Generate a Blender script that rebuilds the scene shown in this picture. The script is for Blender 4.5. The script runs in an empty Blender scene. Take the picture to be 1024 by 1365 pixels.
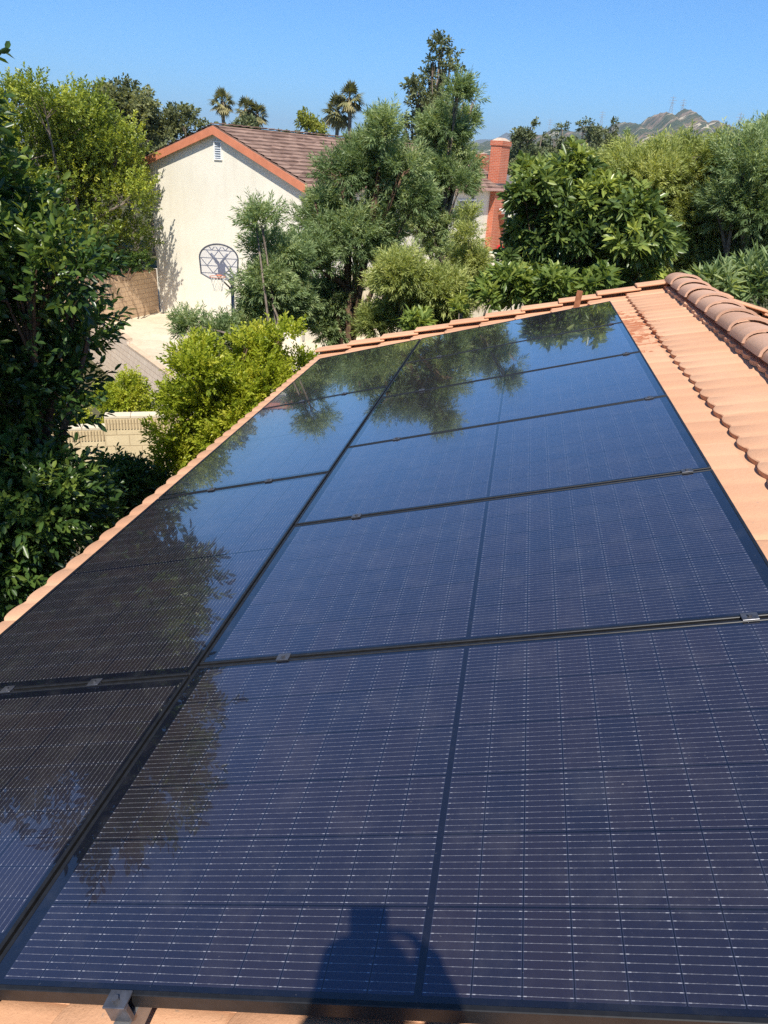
import bpy, math, random
import numpy as np
from mathutils import Matrix, Vector

SC = bpy.context.scene
COL = SC.collection
R = math.radians

# ------------------------------------------------------------------ camera, sky, sun, exposure
cam_data = bpy.data.cameras.new("camera")
cam = bpy.data.objects.new("camera", cam_data)
COL.objects.link(cam)
CAM_R = Vector((0.9816, 0.1829, 0.0553)).normalized()
CAM_F = Vector((-0.1420, 0.8919, -0.4293)).normalized()
CAM_R = (CAM_R - CAM_F * CAM_R.dot(CAM_F)).normalized()
CAM_U = CAM_R.cross(CAM_F)
CAM_P = Vector((0.8625, -7.0692, 6.3))
m = Matrix((CAM_R, CAM_U, -CAM_F)).transposed().to_4x4()
m.translation = CAM_P
cam.matrix_world = m
cam_data.sensor_fit = 'VERTICAL'
cam_data.sensor_height = 24.0
cam_data.lens = 24.0 * 970.67 / 1365.0
cam_data.clip_start = 0.05
cam_data.clip_end = 30000
SC.camera = cam

SUN_AZ, SUN_EL = 172.05, 54.04
world = bpy.data.worlds.new("World")
SC.world = world
world.use_nodes = True
wn = world.node_tree.nodes
bg = wn["Background"]
sky = wn.new("ShaderNodeTexSky")
sky.sky_type = 'NISHITA'
sky.sun_disc = False
sky.sun_elevation = R(SUN_EL)
sky.sun_rotation = R(SUN_AZ)
sky.altitude = 0
sky.air_density = 1.0
sky.dust_density = 0.0
sky.ozone_density = 10.0
gam = wn.new("ShaderNodeGamma")
gam.inputs[1].default_value = 1.0
world.node_tree.links.new(sky.outputs[0], gam.inputs[0])
tin = wn.new("ShaderNodeMix")
tin.data_type = 'RGBA'; tin.blend_type = 'MULTIPLY'
tin.inputs[0].default_value = 1.0
tin.inputs[7].default_value = (0.52, 0.93, 1.16, 1)
world.node_tree.links.new(gam.outputs[0], tin.inputs[6])
world.node_tree.links.new(tin.outputs[2], bg.inputs[0])
bg.inputs[1].default_value = 0.085
sun_data = bpy.data.lights.new("sun", 'SUN')
sun_data.energy = 4.7
sun_data.angle = R(0.53)
sun_data.color = (1.0, 0.95, 0.86)
sun = bpy.data.objects.new("sun", sun_data)
COL.objects.link(sun)
sd = Vector((math.sin(R(SUN_AZ)) * math.cos(R(SUN_EL)), math.cos(R(SUN_AZ)) * math.cos(R(SUN_EL)), math.sin(R(SUN_EL))))
sun.rotation_euler = sd.to_track_quat('Z', 'Y').to_euler()
sun.location = (0, -20, 60)
SC.view_settings.view_transform = 'Standard'
SC.view_settings.look = 'None'
SC.view_settings.exposure = 0.78
SC.view_settings.gamma = 1.0
SC.render.engine = 'CYCLES'
SC.cycles.max_bounces = 7
SC.cycles.transparent_max_bounces = 4
SC.cycles.use_denoising = False

# ------------------------------------------------------------------ helpers
def tag(o, label=None, cat=None, group=None, kind=None):
    if label: o["label"] = label
    if cat: o["category"] = cat
    if group: o["group"] = group
    if kind: o["kind"] = kind
    return o

def empty(name, loc, label, cat, group=None):
    o = bpy.data.objects.new(name, None)
    COL.objects.link(o)
    o.location = loc
    o.empty_display_size = 0.2
    return tag(o, label, cat, group)

class MB:
    """collects verts / faces in world metres"""
    def __init__(s): s.v = []; s.f = []; s.uv = None
    def add(s, vs, fs):
        n = len(s.v)
        s.v += [tuple(p) for p in vs]
        s.f += [tuple(i + n for i in f) for f in fs]
    def box(s, c, size, ax=None, bev=0.0):
        """c centre, size full lengths, ax = 3 axis vectors"""
        c = Vector(c)
        ax = ax or (Vector((1, 0, 0)), Vector((0, 1, 0)), Vector((0, 0, 1)))
        h = [x / 2 for x in size]
        def P(i, j, k): return c + ax[0] * i + ax[1] * j + ax[2] * k
        if bev <= 0:
            vs = [P(a * h[0], b * h[1], d * h[2]) for a in (-1, 1) for b in (-1, 1) for d in (-1, 1)]
            s.add(vs, [(0, 1, 3, 2), (4, 6, 7, 5), (0, 4, 5, 1), (2, 3, 7, 6), (0, 2, 6, 4), (1, 5, 7, 3)])
            return
        b = bev
        vs = []; idx = {}
        for a in (-1, 1):
            for bb in (-1, 1):
                for d in (-1, 1):
                    idx[(a, bb, d, 0)] = len(vs); vs.append(P(a * h[0], bb * (h[1] - b), d * (h[2] - b)))
                    idx[(a, bb, d, 1)] = len(vs); vs.append(P(a * (h[0] - b), bb * h[1], d * (h[2] - b)))
                    idx[(a, bb, d, 2)] = len(vs); vs.append(P(a * (h[0] - b), bb * (h[1] - b), d * h[2]))
        fs = []
        for a in (-1, 1):
            fs.append([idx[(a, -1, -1, 0)], idx[(a, 1, -1, 0)], idx[(a, 1, 1, 0)], idx[(a, -1, 1, 0)]])
            fs.append([idx[(-1, a, -1, 1)], idx[(1, a, -1, 1)], idx[(1, a, 1, 1)], idx[(-1, a, 1, 1)]])
            fs.append([idx[(-1, -1, a, 2)], idx[(1, -1, a, 2)], idx[(1, 1, a, 2)], idx[(-1, 1, a, 2)]])
            for bb in (-1, 1):
                fs.append([idx[(a, bb, -1, 0)], idx[(a, bb, 1, 0)], idx[(a, bb, 1, 1)], idx[(a, bb, -1, 1)]])
                fs.append([idx[(a, -1, bb, 0)], idx[(a, 1, bb, 0)], idx[(a, 1, bb, 2)], idx[(a, -1, bb, 2)]])
                fs.append([idx[(-1, a, bb, 1)], idx[(1, a, bb, 1)], idx[(1, a, bb, 2)], idx[(-1, a, bb, 2)]])
                for d in (-1, 1):
                    fs.append([idx[(a, bb, d, 0)], idx[(a, bb, d, 1)], idx[(a, bb, d, 2)]])
        s.add(vs, fs)
    def tube(s, pts, rad, n=8, cap=True):
        pts = [Vector(p) for p in pts]
        if not hasattr(rad, '__len__'): rad = [rad] * len(pts)
        vs = []; fs = []
        prev = None
        for i, p in enumerate(pts):
            d = (pts[min(i + 1, len(pts) - 1)] - pts[max(i - 1, 0)]).normalized()
            a = prev if prev is not None else (Vector((1, 0, 0)) if abs(d.x) < .8 else Vector((0, 1, 0)))
            a = (a - d * a.dot(d)).normalized(); prev = a
            b = d.cross(a)
            for k in range(n):
                t = 2 * math.pi * k / n
                vs.append(p + (a * math.cos(t) + b * math.sin(t)) * rad[i])
        for i in range(len(pts) - 1):
            for k in range(n):
                fs.append((i * n + k, i * n + (k + 1) % n, (i + 1) * n + (k + 1) % n, (i + 1) * n + k))
        if cap:
            fs.append(tuple(range(n))[::-1]); fs.append(tuple(range((len(pts) - 1) * n, len(pts) * n)))
        s.add(vs, fs)
    def prism(s, poly, z0, z1):
        n = len(poly)
        vs = [(x, y, z0) for x, y in poly] + [(x, y, z1) for x, y in poly]
        fs = [tuple(range(n))[::-1], tuple(range(n, 2 * n))] + [(i, (i + 1) % n, n + (i + 1) % n, n + i) for i in range(n)]
        s.add(vs, fs)
    def build(s, name, mat, parent=None, smooth=False, local=False):
        off = Vector((0, 0, 0))
        if parent is not None and not local:
            off = Vector(parent.location); q = parent
            while q.parent is not None:
                q = q.parent; off = off + Vector(q.location)
        me = bpy.data.meshes.new(name)
        me.from_pydata([(a[0] - off.x, a[1] - off.y, a[2] - off.z) for a in s.v], [], s.f)
        me.update()
        if smooth: me.polygons.foreach_set("use_smooth", [True] * len(me.polygons))
        me.materials.append(mat)
        o = bpy.data.objects.new(name, me)
        COL.objects.link(o)
        if parent is not None: o.parent = parent
        return o

# ------------------------------------------------------------------ materials
class NT:
    def __init__(s, name):
        s.m = bpy.data.materials.new(name); s.m.use_nodes = True
        s.t = s.m.node_tree; s.n = s.t.nodes; s.b = s.n["Principled BSDF"]; s.out = s.n["Material Output"]
        s.tc = None
    def link(s, a, b): s.t.links.new(a, b)
    def new(s, ty, **kw):
        n = s.n.new(ty)
        for k, v in kw.items(): setattr(n, k, v)
        return n
    def val(s, x, sock):
        if isinstance(x, (int, float)): sock.default_value = x
        elif isinstance(x, (tuple, list)): sock.default_value = tuple(x) if len(x) == len(sock.default_value) else tuple(x) + (1,)
        else: s.link(x, sock)
    def mth(s, op, a, b=None, c=None):
        n = s.new("ShaderNodeMath", operation=op)
        s.val(a, n.inputs[0])
        if b is not None: s.val(b, n.inputs[1])
        if c is not None: s.val(c, n.inputs[2])
        return n.outputs[0]
    def coord(s, kind="Object"):
        if s.tc is None: s.tc = s.new("ShaderNodeTexCoord")
        return s.tc.outputs[kind]
    def noise(s, scale, detail=4, rough=.55, vec=None, dist=0.0):
        n = s.new("ShaderNodeTexNoise")
        n.inputs["Scale"].default_value = scale; n.inputs["Detail"].default_value = detail
        n.inputs["Roughness"].default_value = rough; n.inputs["Distortion"].default_value = dist
        s.link(vec if vec is not None else s.coord(), n.inputs["Vector"])
        return n.outputs["Fac"]
    def ramp(s, fac, stops):
        n = s.new("ShaderNodeValToRGB")
        cr = n.color_ramp
        while len(cr.elements) < len(stops): cr.elements.new(.5)
        for e, (p, c) in zip(cr.elements, stops):
            e.position = p; e.color = tuple(c) + (1,) if len(c) == 3 else c
        s.link(fac, n.inputs[0]); return n.outputs["Color"]
    def mix(s, fac, a, b, blend='MIX'):
        n = s.new("ShaderNodeMix", data_type='RGBA', blend_type=blend)
        s.val(fac, n.inputs[0]); s.val(a, n.inputs[6]); s.val(b, n.inputs[7])
        return n.outputs[2]
    def map(s, v, a, b, c=0.0, d=1.0):
        n = s.new("ShaderNodeMapRange"); s.val(v, n.inputs[0])
        n.inputs[1].default_value = a; n.inputs[2].default_value = b; n.inputs[3].default_value = c; n.inputs[4].default_value = d
        return n.outputs[0]
    def base(s, c, rough=.7, spec=.3, metal=0.0):
        s.val(c, s.b.inputs["Base Color"]); s.val(rough, s.b.inputs["Roughness"])
        s.b.inputs["Specular IOR Level"].default_value = spec; s.b.inputs["Metallic"].default_value = metal
    def bump(s, h, strength=.4, dist=.02):
        n = s.new("ShaderNodeBump"); n.inputs["Strength"].default_value = strength; n.inputs["Distance"].default_value = dist
        s.link(h, n.inputs["Height"]); s.link(n.outputs[0], s.b.inputs["Normal"])

def simple(name, col, rough=.6, spec=.3, metal=0.0, var=.25, scale=6.0, bump=0.0):
    t = NT(name)
    n = t.noise(scale, 5, .6)
    t.base(t.mix(t.map(n, .3, .7), tuple(c * (1 - var) for c in col), tuple(min(.95, c * (1 + var)) for c in col)), rough, spec, metal)
    if bump: t.bump(t.noise(scale * 8, 4), bump, .01)
    return t.m

def leaf_mat(name, dark, mid, light, trans=.35, rough=.45, spec=.35):
    t = NT(name)
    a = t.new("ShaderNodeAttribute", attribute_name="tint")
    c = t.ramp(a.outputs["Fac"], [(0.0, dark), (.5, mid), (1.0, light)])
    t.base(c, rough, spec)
    tr = t.new("ShaderNodeBsdfTranslucent")
    t.link(t.mix(1.0, c, (1.0, .95, .45), 'MULTIPLY'), tr.inputs[0])
    mx = t.new("ShaderNodeMixShader"); mx.inputs[0].default_value = trans
    t.link(t.b.outputs[0], mx.inputs[1]); t.link(tr.outputs[0], mx.inputs[2])
    t.link(mx.outputs[0], t.out.inputs[0])
    return t.m

def panel_material():
    t = NT("solar_cells")
    uvn = t.new("ShaderNodeUVMap"); uvn.uv_map = "metres"
    sx = t.new("ShaderNodeSeparateXYZ"); t.link(uvn.outputs[0], sx.inputs[0])
    S, T_ = sx.outputs[0], sx.outputs[1]
    LL, SS = 1.7667, 1.045
    M = t.mth
    half = M('GREATER_THAN', S, LL / 2)
    x = M('SUBTRACT', M('SUBTRACT', S, .0425), M('MULTIPLY', half, .012))
    cx = M('DIVIDE', x, .0835); fx = M('FRACT', cx); ix = M('FLOOR', cx)
    cy = M('DIVIDE', M('SUBTRACT', T_, .02), .1675); fy = M('FRACT', cy); iy = M('FLOOR', cy)
    dx = M('MULTIPLY', M('MINIMUM', fx, M('SUBTRACT', 1.0, fx)), .0835)
    dy = M('MULTIPLY', M('MINIMUM', fy, M('SUBTRACT', 1.0, fy)), .1675)
    def lt(a, b): return M('LESS_THAN', a, b)
    def gt(a, b): return M('GREATER_THAN', a, b)
    def AND(*a):
        r = a[0]
        for q in a[1:]: r = M('MULTIPLY', r, q)
        return r
    def OR(a, b): return M('MAXIMUM', a, b)
    midgap = lt(M('ABSOLUTE', M('SUBTRACT', S, LL / 2)), .0062)
    inside = AND(gt(S, .0425), lt(S, LL - .0425), gt(T_, .02), lt(T_, SS - .02), M('SUBTRACT', 1.0, midgap))
    cell = AND(inside, gt(dx, .0011), gt(dy, .0021), gt(M('ADD', dx, dy), .0045))
    core = AND(inside, gt(dx, .0026), gt(dy, .0026), gt(M('ADD', dx, dy), .0070))
    rim = M('SUBTRACT', cell, core)
    # wires: eleven per cell, running along the long side
    fb = M('FRACT', M('MULTIPLY', fy, 11.0))
    wd = M('MULTIPLY', M('ABSOLUTE', M('SUBTRACT', fb, .5)), .1675 / 11)
    wire = AND(cell, lt(wd, .00034))
    dots = AND(cell, lt(wd, .0006), gt(M('FRACT', M('MULTIPLY', fx, 5.0)), .8))
    pad = AND(inside, lt(wd, .0008), gt(dx, .0026), lt(dx, .0075))
    wn2 = t.new("ShaderNodeTexWhiteNoise", noise_dimensions='3D')
    oi = t.new("ShaderNodeObjectInfo")
    cb = t.new("ShaderNodeCombineXYZ"); t.link(ix, cb.inputs[0]); t.link(iy, cb.inputs[1]); t.link(oi.outputs["Random"], cb.inputs[2])
    t.link(cb.outputs[0], wn2.inputs["Vector"])
    rnd = wn2.outputs["Value"]
    big = t.noise(1.6, 3, .5, uvn.outputs[0])
    cellc = t.mix(t.map(M('ADD', M('MULTIPLY', rnd, .45), M('MULTIPLY', big, .7)), .25, .9), CELL_A, CELL_B)
    c = t.mix(cell, (.006, .007, .012), cellc)
    c = t.mix(rim, c, (.026, .027, .040))
    c = t.mix(midgap, c, (.008, .009, .016))
    wn3 = t.noise(45, 2, .5, uvn.outputs[0])
    c = t.mix(M('MULTIPLY', wire, t.map(wn3, .35, .62, .26, .55)), c, (.36, .36, .38))
    c = t.mix(M('MULTIPLY', dots, .12), c, (.55, .55, .58))
    c = t.mix(M('MULTIPLY', pad, t.map(wn3, .3, .6, .08, .5)), c, (.50, .50, .52))
    # thin dust film: dried spots and a few specks
    dust = t.map(t.noise(7, 6, .65, uvn.outputs[0]), .50, .80, 0.0, .05)
    drop = M('MULTIPLY', gt(t.noise(13, 3, .55, uvn.outputs[0], .4), .80), .4)
    speck = M('MULTIPLY', gt(t.noise(95, 2, .4, uvn.outputs[0]), .745), .09)
    c = t.mix(M('MAXIMUM', M('MAXIMUM', dust, drop), speck), c, (.40, .37, .33))
    t.base(c, .10, .9)
    t.val(t.map(cell, 0.0, 1.0, .10, .58), t.b.inputs['Specular IOR Level'])
    b = t.b
    b.inputs['Specular Tint'].default_value = (.16, .27, 1.0, 1)
    b.inputs["Coat Weight"].default_value = 1.0
    b.inputs["Coat IOR"].default_value = 1.64
    t.val(t.map(t.noise(5, 5, .6, uvn.outputs[0]), .3, .75, .006, .016), b.inputs["Coat Roughness"])
    return t.m

CELL_A = (.0145, .0145, .0195)
CELL_B = (.022, .0178, .020)

def tile_material(name, c1, c2, stain=True):
    t = NT(name)
    v = t.coord("Object")
    g = t.new("ShaderNodeNewGeometry")
    pos = g.outputs["Position"]
    n1 = t.noise(1.3, 5, .6, pos); n2 = t.noise(60, 3, .6, pos)
    sp = t.new("ShaderNodeSeparateXYZ"); t.link(pos, sp.inputs[0])
    # each tile its own slight tone (tiles are 0.33 wide, 0.371 courses)
    wnz = t.new("ShaderNodeTexWhiteNoise", noise_dimensions='2D')
    cb = t.new("ShaderNodeCombineXYZ")
    t.link(t.mth('FLOOR', t.mth('DIVIDE', sp.outputs[1], .33)), cb.inputs[0])
    t.link(t.mth('FLOOR', t.mth('DIVIDE', t.mth('ADD', sp.outputs[0], 1.286), .356)), cb.inputs[1])
    t.link(cb.outputs[0], wnz.inputs["Vector"])
    f = t.mth('ADD', t.mth('MULTIPLY', n1, .6), t.mth('ADD', t.mth('MULTIPLY', wnz.outputs["Value"], .42), t.mth('MULTIPLY', n2, .25)))
    c = t.mix(t.map(f, .3, .85), c1, c2)
    c = t.mix(t.mth('MULTIPLY', t.mth('GREATER_THAN', t.noise(210, 2, .5, pos), .66), .35), c, tuple(q * .55 for q in c1))
    if stain:
        # dried run-off stain beside the panels, with its own ragged outline
        dx = t.mth('DIVIDE', t.mth('SUBTRACT', sp.outputs[0], 1.80), .17)
        dy = t.mth('DIVIDE', t.mth('ADD', sp.outputs[1], .75), .85)
        d = t.mth('ADD', t.mth('MULTIPLY', dx, dx), t.mth('MULTIPLY', dy, dy))
        rag = t.noise(9, 6, .7, pos)
        mk = t.mth('GREATER_THAN', t.mth('ADD', rag, t.mth('MULTIPLY', d, -.13)), .43)
        mp = t.new("ShaderNodeMapping"); mp.inputs["Scale"].default_value = (5, 30, 5); t.link(pos, mp.inputs[0])
        mk2 = t.mth('MULTIPLY', mk, t.map(t.noise(1, 4, .6, mp.outputs[0]), .38, .55, 0.25, .85))
        c = t.mix(mk2, c, (.33, .085, .028))
    lich = t.mth('MULTIPLY', t.mth('GREATER_THAN', t.noise(38, 5, .65, pos), .665), .45)
    c = t.mix(lich, c, (.30, .235, .19))
    c = t.mix(t.map(t.noise(3.1, 6, .7, pos, .5), .54, .74, 0, .38), c, (.40, .235, .15))
    t.base(c, .85, .15)
    t.bump(t.mth('ADD', n2, t.mth('MULTIPLY', t.noise(220, 3, .6, pos), .6)), .25, .006)
    return t.m

def brick_material(name, c1, c2, mortar, bw, bh, off=.5, msize=.012, coordn="UV"):
    t = NT(name)
    uv = t.new("ShaderNodeUVMap"); uv.uv_map = "metres"
    b = t.new("ShaderNodeTexBrick")
    b.offset = off
    b.inputs["Scale"].default_value = 1.0
    b.inputs["Brick Width"].default_value = bw; b.inputs["Row Height"].default_value = bh
    b.inputs["Mortar Size"].default_value = msize; b.inputs["Mortar Smooth"].default_value = .2
    b.inputs["Bias"].default_value = 0.0
    b.inputs["Color1"].default_value = c1 + (1,); b.inputs["Color2"].default_value = c2 + (1,); b.inputs["Mortar"].default_value = mortar + (1,)
    t.link(uv.outputs[0], b.inputs["Vector"])
    n = t.noise(2.2, 6, .65, uv.outputs[0]); n2 = t.noise(40, 3, .6, uv.outputs[0])
    c = t.mix(t.map(n, .3, .75, .0, .45), b.outputs["Color"], tuple(q * .6 for q in c1))
    c = t.mix(t.map(n2, .4, .7, 0, .3), c, tuple(min(.9, q * 1.35) for q in c2))
    t.base(c, .9, .1)
    t.bump(t.mth('SUBTRACT', t.mth('MULTIPLY', n2, .4), b.outputs["Fac"]), .5, .012)
    return t.m

def uv_planar(o, ax_u, ax_v):
    """metre UVs; faces looking along ax_u take their horizontal from the cross direction"""
    me = o.data
    lay = me.uv_layers.new(name="metres")
    au, av = Vector(ax_u).normalized(), Vector(ax_v).normalized()
    aw = au.cross(av)
    for p in me.polygons:
        nn = p.normal
        for li in p.loop_indices:
            co = me.vertices[me.loops[li].vertex_index].co
            if abs(nn.dot(av)) > .7: q = (co.dot(au), co.dot(aw))
            elif abs(nn.dot(au)) > .7: q = (co.dot(aw), co.dot(av))
            else: q = (co.dot(au), co.dot(av))
            lay.data[li].uv = q
    return o

# ------------------------------------------------------------------ material palette
MT = {}
MT['tile'] = tile_material("terracotta_tile", (.49, .26, .15), (.61, .345, .205))
MT['ridge'] = tile_material("weathered_ridge_tile", (.40, .235, .155), (.50, .305, .21), False)
MT['panel'] = panel_material()
MT['frame'] = simple("black_anodised_frame", (.012, .012, .013), .42, .3, 0.0, .3, 30)
MT['clampmetal'] = simple("clamp_metal", (.10, .10, .11), .35, .6, .6, .4, 40)
MT['rail'] = simple("rail_aluminium", (.30, .29, .28), .4, .5, .7, .2, 20)
MT['stake'] = simple("rusty_brown_bar", (.24, .10, .05), .8, .2, 0, .3, 15)
MT['stucco'] = None
t = NT("cream_stucco")
g = t.new("ShaderNodeNewGeometry"); pos = g.outputs["Position"]
c = t.mix(t.map(t.noise(.5, 5, .6, pos), .3, .7), (.66, .605, .49), (.75, .695, .58))
mpz = t.new("ShaderNodeMapping"); mpz.inputs["Scale"].default_value = (3, 3, .35); t.link(pos, mpz.inputs[0])
c = t.mix(t.map(t.noise(1, 5, .6, mpz.outputs[0]), .5, .75, 0, .22), c, (.50, .44, .35))
t.base(c, .95, .1); t.bump(t.noise(30, 5, .7, pos), .5, .02)
MT['stucco'] = t.m
MT['ourwall'] = simple("house_stucco", (.60, .52, .42), .95, .1, 0, .1, 2)
MT['fascia'] = simple("orange_fascia_paint", (.52, .185, .10), .6, .3, 0, .12, 3)
MT['white'] = simple("white_paint", (.74, .73, .70), .6, .3, 0, .06, 3)
MT['vent'] = simple("grey_vent", (.42, .44, .46), .6, .3, 0, .1, 10)
MT['dark'] = simple("dark_brown_wood", (.035, .025, .02), .7, .3, 0, .3, 8)
MT['glass'] = simple("window_glass", (.03, .04, .05), .08, .6, 0, .2, 2)
MT['hoopmetal'] = simple("grey_hoop_steel", (.085, .09, .105), .5, .5, .3, .2, 10)
t = NT("backboard_acrylic"); t.base((.42, .43, .52), .25, .5); t.b.inputs["Alpha"].default_value = .2
MT['board'] = t.m
MT['boardrib'] = simple("backboard_ribs", (.10, .075, .05), .6, .3, 0, .3, 8)
MT['net'] = simple("net_cord", (.62, .60, .52), .9, .1, 0, .1, 20)
MT['blockp'] = brick_material("tan_slump_block", (.50, .345, .215), (.56, .40, .26), (.29, .185, .12), .40, .19)
MT['blockw'] = brick_material("pink_tan_block", (.68, .52, .385), (.73, .575, .43), (.42, .29, .21), .40, .20)
t_ = None
MT['blocks'] = brick_material("pale_tan_block", (.58, .45, .265), (.64, .51, .31), (.38, .28, .16), .40, .20, .5, .008)
MT['brick'] = brick_material("red_brick", (.52, .14, .07), (.40, .105, .055), (.52, .36, .27), .22, .075, .5, .009)
MT['cap'] = simple("mortar_cap", (.45, .34, .26), .9, .1, 0, .2, 6)
t = NT("concrete_court")
g = t.new("ShaderNodeNewGeometry"); pos = g.outputs["Position"]
c = t.mix(t.map(t.noise(.35, 7, .7, pos), .3, .72), (.44, .37, .265), (.62, .545, .41))
c = t.mix(t.map(t.noise(1.1, 7, .72, pos, .8), .50, .70, 0, .65), c, (.34, .265, .175))
t.base(c, .9, .1); t.bump(t.noise(12, 6, .7, pos), .2, .02)
MT['court'] = t.m
t = NT("dry_ground")
g = t.new("ShaderNodeNewGeometry"); pos = g.outputs["Position"]
c = t.mix(t.map(t.noise(.25, 8, .7, pos), .35, .65), (.10, .085, .05), (.05, .07, .025))
c = t.mix(t.map(t.noise(9, 5, .7, pos), .45, .7, 0, .7), c, (.17, .13, .085))
t.base(c, .95, .05); t.bump(t.noise(15, 6, .7, pos), .6, .05)
MT['ground'] = t.m
t = NT("brown_roof_shake")
g = t.new("ShaderNodeNewGeometry"); pos = g.outputs["Position"]
wnz = t.new("ShaderNodeTexWhiteNoise", noise_dimensions='3D')
mp = t.new("ShaderNodeVectorMath", operation='SNAP'); mp.inputs[1].default_value = (.45, .45, .15); t.link(pos, mp.inputs[0])
t.link(mp.outputs[0], wnz.inputs["Vector"])
f = t.mth('ADD', t.mth('MULTIPLY', wnz.outputs["Value"], .55), t.mth('MULTIPLY', t.noise(6, 4, .6, pos), .5))
t.base(t.mix(t.map(f, .2, .85), (.15, .092, .07), (.32, .21, .16)), .9, .1)
MT['shake'] = t.m
MT['greyroof'] = simple("grey_roof", (.13, .12, .115), .9, .1, 0, .3, 3)
MT['bark'] = simple("grey_bark", (.17, .135, .105), .95, .1, 0, .45, 14, .6)
MT['barkd'] = simple("brown_bark", (.11, .07, .045), .95, .1, 0, .45, 14, .6)
MT['barkp'] = simple("palm_bark", (.22, .17, .12), .95, .1, 0, .4, 5, .6)
t = NT("chaparral_hill")
g = t.new("ShaderNodeNewGeometry"); pos = g.outputs["Position"]
n = t.noise(.008, 8, .66, pos)
c = t.ramp(n, [(.38, (.055, .07, .035)), (.5, (.10, .10, .055)), (.56, (.22, .15, .10)), (.66, (.30, .215, .15))])
c = t.mix(t.map(t.noise(.05, 6, .7, pos), .44, .56), (.045, .06, .028), c)
c = t.mix(t.mth('MULTIPLY', t.mth('LESS_THAN', t.mth('ABSOLUTE', t.mth('SUBTRACT', t.noise(.0035, 3, .5, pos), .55)), .006), .8), c, (.50, .42, .29))
t.base(c, .95, .05)
MT['hill'] = t.m
MT['farhill'] = simple("far_mountain", (.09, .09, .06), .95, .05, 0, .4, .004)
MT['pylon'] = simple("galvanised_steel", (.30, .31, .32), .6, .4, .2, .1, 1)
# leaves: dark / mid / light of the leaf itself
MT['lf_ficus'] = leaf_mat("ficus_leaves", (.09, .135, .025), (.28, .345, .048), (.56, .57, .075), 0.48, .35, .45)
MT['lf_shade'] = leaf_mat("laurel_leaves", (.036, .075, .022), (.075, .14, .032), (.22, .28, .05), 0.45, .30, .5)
MT['lf_bright'] = leaf_mat("privet_leaves", (.18, .245, .025), (.42, .48, .042), (.64, .62, .085), 0.55, .35, .4)
MT['lf_fern'] = leaf_mat("fern_pine_leaves", (.13, .195, .075), (.28, .365, .16), (.50, .55, .26), 0.48, .45, .35)
MT['lf_yfern'] = leaf_mat("yellow_fern_pine_leaves", (.19, .24, .07), (.40, .45, .14), (.60, .61, .22), 0.51, .45, .35)
MT['lf_dfern'] = leaf_mat("dark_fern_pine_leaves", (.13, .20, .08), (.29, .375, .165), (.48, .54, .25), 0.48, .45, .35)
MT['lf_large'] = leaf_mat("large_glossy_leaves", (.065, .11, .032), (.16, .225, .060), (.40, .45, .09), 0.41, .32, .5)
MT['lf_plum'] = leaf_mat("light_large_leaves", (.12, .18, .045), (.24, .32, .075), (.50, .52, .11), 0.48, .35, .4)
MT['lf_olive'] = leaf_mat("olive_grey_leaves", (.11, .125, .055), (.20, .22, .095), (.32, .33, .15), 0.43, .6, .2)
MT['lf_yellow'] = leaf_mat("yellow_green_leaves", (0.146, 0.163, 0.033), (0.260, 0.285, 0.048), (0.390, 0.390, 0.081), 0.43, .6, .2)
MT['lf_conifer'] = leaf_mat("conifer_needles", (.085, .11, .055), (.165, .19, .09), (.28, .29, .14), 0.33, .6, .2)
MT['lf_palm'] = leaf_mat("palm_fronds", (0.114, 0.114, 0.048), (0.212, 0.212, 0.090), (0.423, 0.358, 0.179), 0.38, .5, .3)

# ------------------------------------------------------------------ the roof frame: u up the slope, v away, h off the roof
ORG = Vector((0, 0, 4.8061))
UX = Vector((.9597, 0, .2812)).normalized()
VX = Vector((0, 1, 0))
HX = UX.cross(VX)
def RP(u, v, h=0.0): return ORG + UX * u + VX * v + HX * h

# ------------------------------------------------------------------ setting: ground, court, patio, hills
mb = MB()
G = 12000.0
ring = [0, 8, 16, 32, 64, 150, 400, 1200, 4000, 12000]
vs = [(0, 0, -1.5)]; fs = []
for r_ in ring[1:]:
    for k in range(24): vs.append((r_ * math.cos(k * math.pi / 12), r_ * math.sin(k * math.pi / 12), -1.5))
for k in range(24): fs.append((0, 1 + k, 1 + (k + 1) % 24))
for i in range(len(ring) - 2):
    for k in range(24):
        a = 1 + i * 24; fs.append((a + k, a + 24 + k, a + 24 + (k + 1) % 24, a + (k + 1) % 24))
mb.add(vs, fs)
tag(mb.build("ground", MT['ground']), "dry planted soil of the yards between the houses", "ground", None, "structure")

HK = Vector((-7.086, 19.9, 0)); PSI = .412
HA = Vector((math.sin(PSI), math.cos(PSI), 0)); HG = Vector((-math.cos(PSI), math.sin(PSI), 0)); HZ = Vector((0, 0, 1))
def HP(a, g, z): return HK + HA * a + HG * g + HZ * z

mb = MB(); mb.prism([(-16.6, 20.7), (-4.5, 8.39), (5, 12), (14, 45), (-12, 48), (-24, 30)], -1.5, 0.0)
tag(mb.build("court", MT['court']), "pale stained concrete sports court beside the cream house", "court", None, "structure")
mb = MB()
mb.prism([tuple(HP(a, g, 0).xy) for a, g in ((2.6, -.004), (2.6, -7.5), (24, -9), (24, -.004))], 0.0, 2.45)
tag(mb.build("patio", MT['court']), "raised pale concrete patio along the long side of the cream house", "patio", None, "structure")
mb = MB()
mb.prism([(-14.55, 23.0), (-16.0, 19.95), (-30, 10), (-40, 20), (-30, 32)][::1], -1.5, 1.72)
tag(mb.build("planting_bed", MT['ground']), "raised soil bed behind the tan block planter wall", "soil", None, "structure")

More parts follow.
